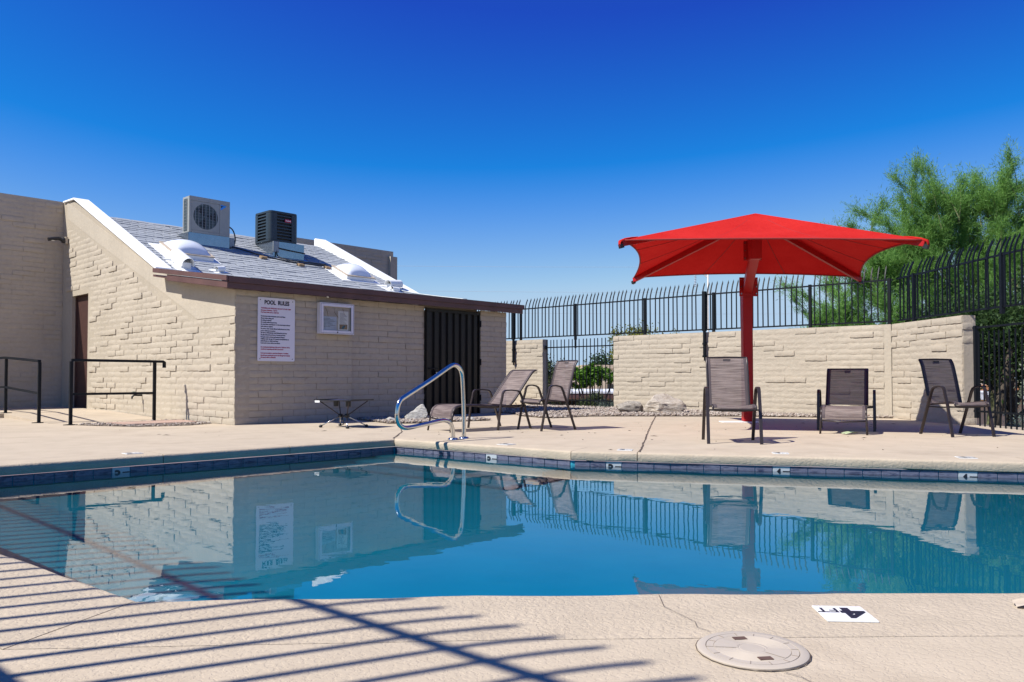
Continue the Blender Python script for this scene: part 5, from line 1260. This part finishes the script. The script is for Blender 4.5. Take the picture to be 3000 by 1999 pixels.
blob_tree('grey_bush', (2.28, 18.9, -.36), [(0, 0, .26, .2, .2, .22), (.2, 0, .22, .16, .16, .2)], 'grey green bush behind the gap bars, between two other bushes', M['leaf_grey'], 2500, 32, .05, .016, False, 'bush', 'bushes outside the gap panel')
blob_tree('grey_bush', (2.68, 18.4, -.36), [(0, 0, .28, .2, .2, .24), (.14, .1, .22, .16, .16, .2)], 'grey green bush behind the gap bars beside the long wall end', M['leaf_grey'], 2500, 33, .05, .016, False, 'bush', 'bushes outside the gap panel')
blob_tree('green_bush', (8.35, 12.6, -.45), [(0, 0, .30, .3, .25, .26), (.35, 0, .25, .25, .2, .22)], 'low green bush at the foot of the right fence panel', M['leaf_grey'], 2500, 34, .05, .02, False, 'bush')

# ------------------------------------------------------------------ far buildings, pole and wires
hA = empty('far_house', (3.2, 31, -1.8), 0, label='low house with white roof edge and deep brown porch seen in the gap', cat='house')
MB().box(-2.4, 3.2, 1.8, 6, 0, 1.75).build('wall', M['house'], hA); MB().box(-2.4, 3.2, 1.76, 1.795, .2, 1.5).build('porch_opening', M['dark'], hA)
MB().box(-2.7, 3.5, -.3, 6.2, 1.86, 1.94).build('roof', M['house_roof'], hA); MB().box(-2.7, 3.5, -.28, -.2, 1.66, 1.858).build('roof_beam', M['fascia'], hA); MB().box(-2.6, 3.4, -.19, 1.75, 1.70, 1.76).build('porch_ceiling', M['porch'], hA)
for x_ in (-2.3, .42, 3.0): MB().box(x_-.06, x_+.06, -.19, -.05, -.1, 1.70).build('porch_post', M['house'], hA)
MB().box(-2.3, .1, -.0, .2, .0, .42).build('low_wall', M['house'], hA)
hB = empty('far_house', (6.4, 45, -2.2), 0, label='pale tan house wall standing behind the bright green tree in the gap', cat='house')
MB().box(-2.2, 3, 0, 5, 0, 3.4).build('wall', M['house'], hB); MB().box(-2.4, 3.2, -.25, 5.2, 3.402, 3.6).build('roof', M['house'], hB); w_ = MB().box(-.9, .1, -.03, -.001, 1.5, 2.5).build('window', M['dark'], hB); MB().box(-.95, .15, -.05, -.031, 1.42, 1.49).build('sill', M['house_roof'], w_)
MB().box(-2.5, 3.2, -2.5, -.3, 2.0, 2.12).build('carport_roof', M['house_roof'], hB)
hC = empty('far_house', (20.5, 31, -1.7), 0, label='tan house with bright white roof edge behind the right fence panel', cat='house')
MB().box(-2.9, 4, 0, 6, 0, 1.52).build('wall', M['house'], hC); MB().box(-3.1, 4.2, -.4, 6.2, 1.522, 1.83).build('roof', M['house_roof'], hC); MB().box(-2.6, 3, 2, 5, 1.832, 2.05).build('roof_ridge', M['porch'], hC); w_ = MB().box(.4, 1.4, -.03, -.001, .6, 1.2).build('window', M['dark'], hC); MB().box(.35, 1.45, -.06, -.031, .52, .59).build('sill', M['house_roof'], w_)
up_ = empty('utility_pole', (15.15, 60, -3), 0, label='thin pale utility pole rising behind the fence under the umbrella edge', cat='utility pole')
MB().tube([(0, 0, 0), (0, 0, 14)], .062, 10).build('pole_shaft', M['pole'], up_, smooth=True)
MB().bar([(-.05, 0, 11.4), (-.75, 0, 12.0)], .06, .08).build('crossarm', M['pole'], up_)
MB().bar([(-.05, 0, 8.2), (-.5, 0, 8.8)], .05, .06).build('crossarm', M['pole'], up_)
ins = MB()
for i in range(9): ins.lathe([(.04, i*.13), (.10, i*.13+.03), (.10, i*.13+.05), (.04, i*.13+.09)], 8, (-.98, 0, 10.7))
ins.build('insulator', M['wire'], up_)
for k, (z_, nm) in enumerate(((10.6, 'highest'), (8.6, 'middle'), (6.9, 'lowest'))):
    pts = [(-40+100*i/20+15, 60+.4*abs(i-10), z_-3+3-.5-1.6*(1-((i-10)/10)**2)*.5) for i in range(21)]
    tag(MB().tube(pts, .009, 4).build('power_wire', M['wire']), nm+' of the thin wires strung past the pale pole', 'wire', 'wires strung past the utility pole')
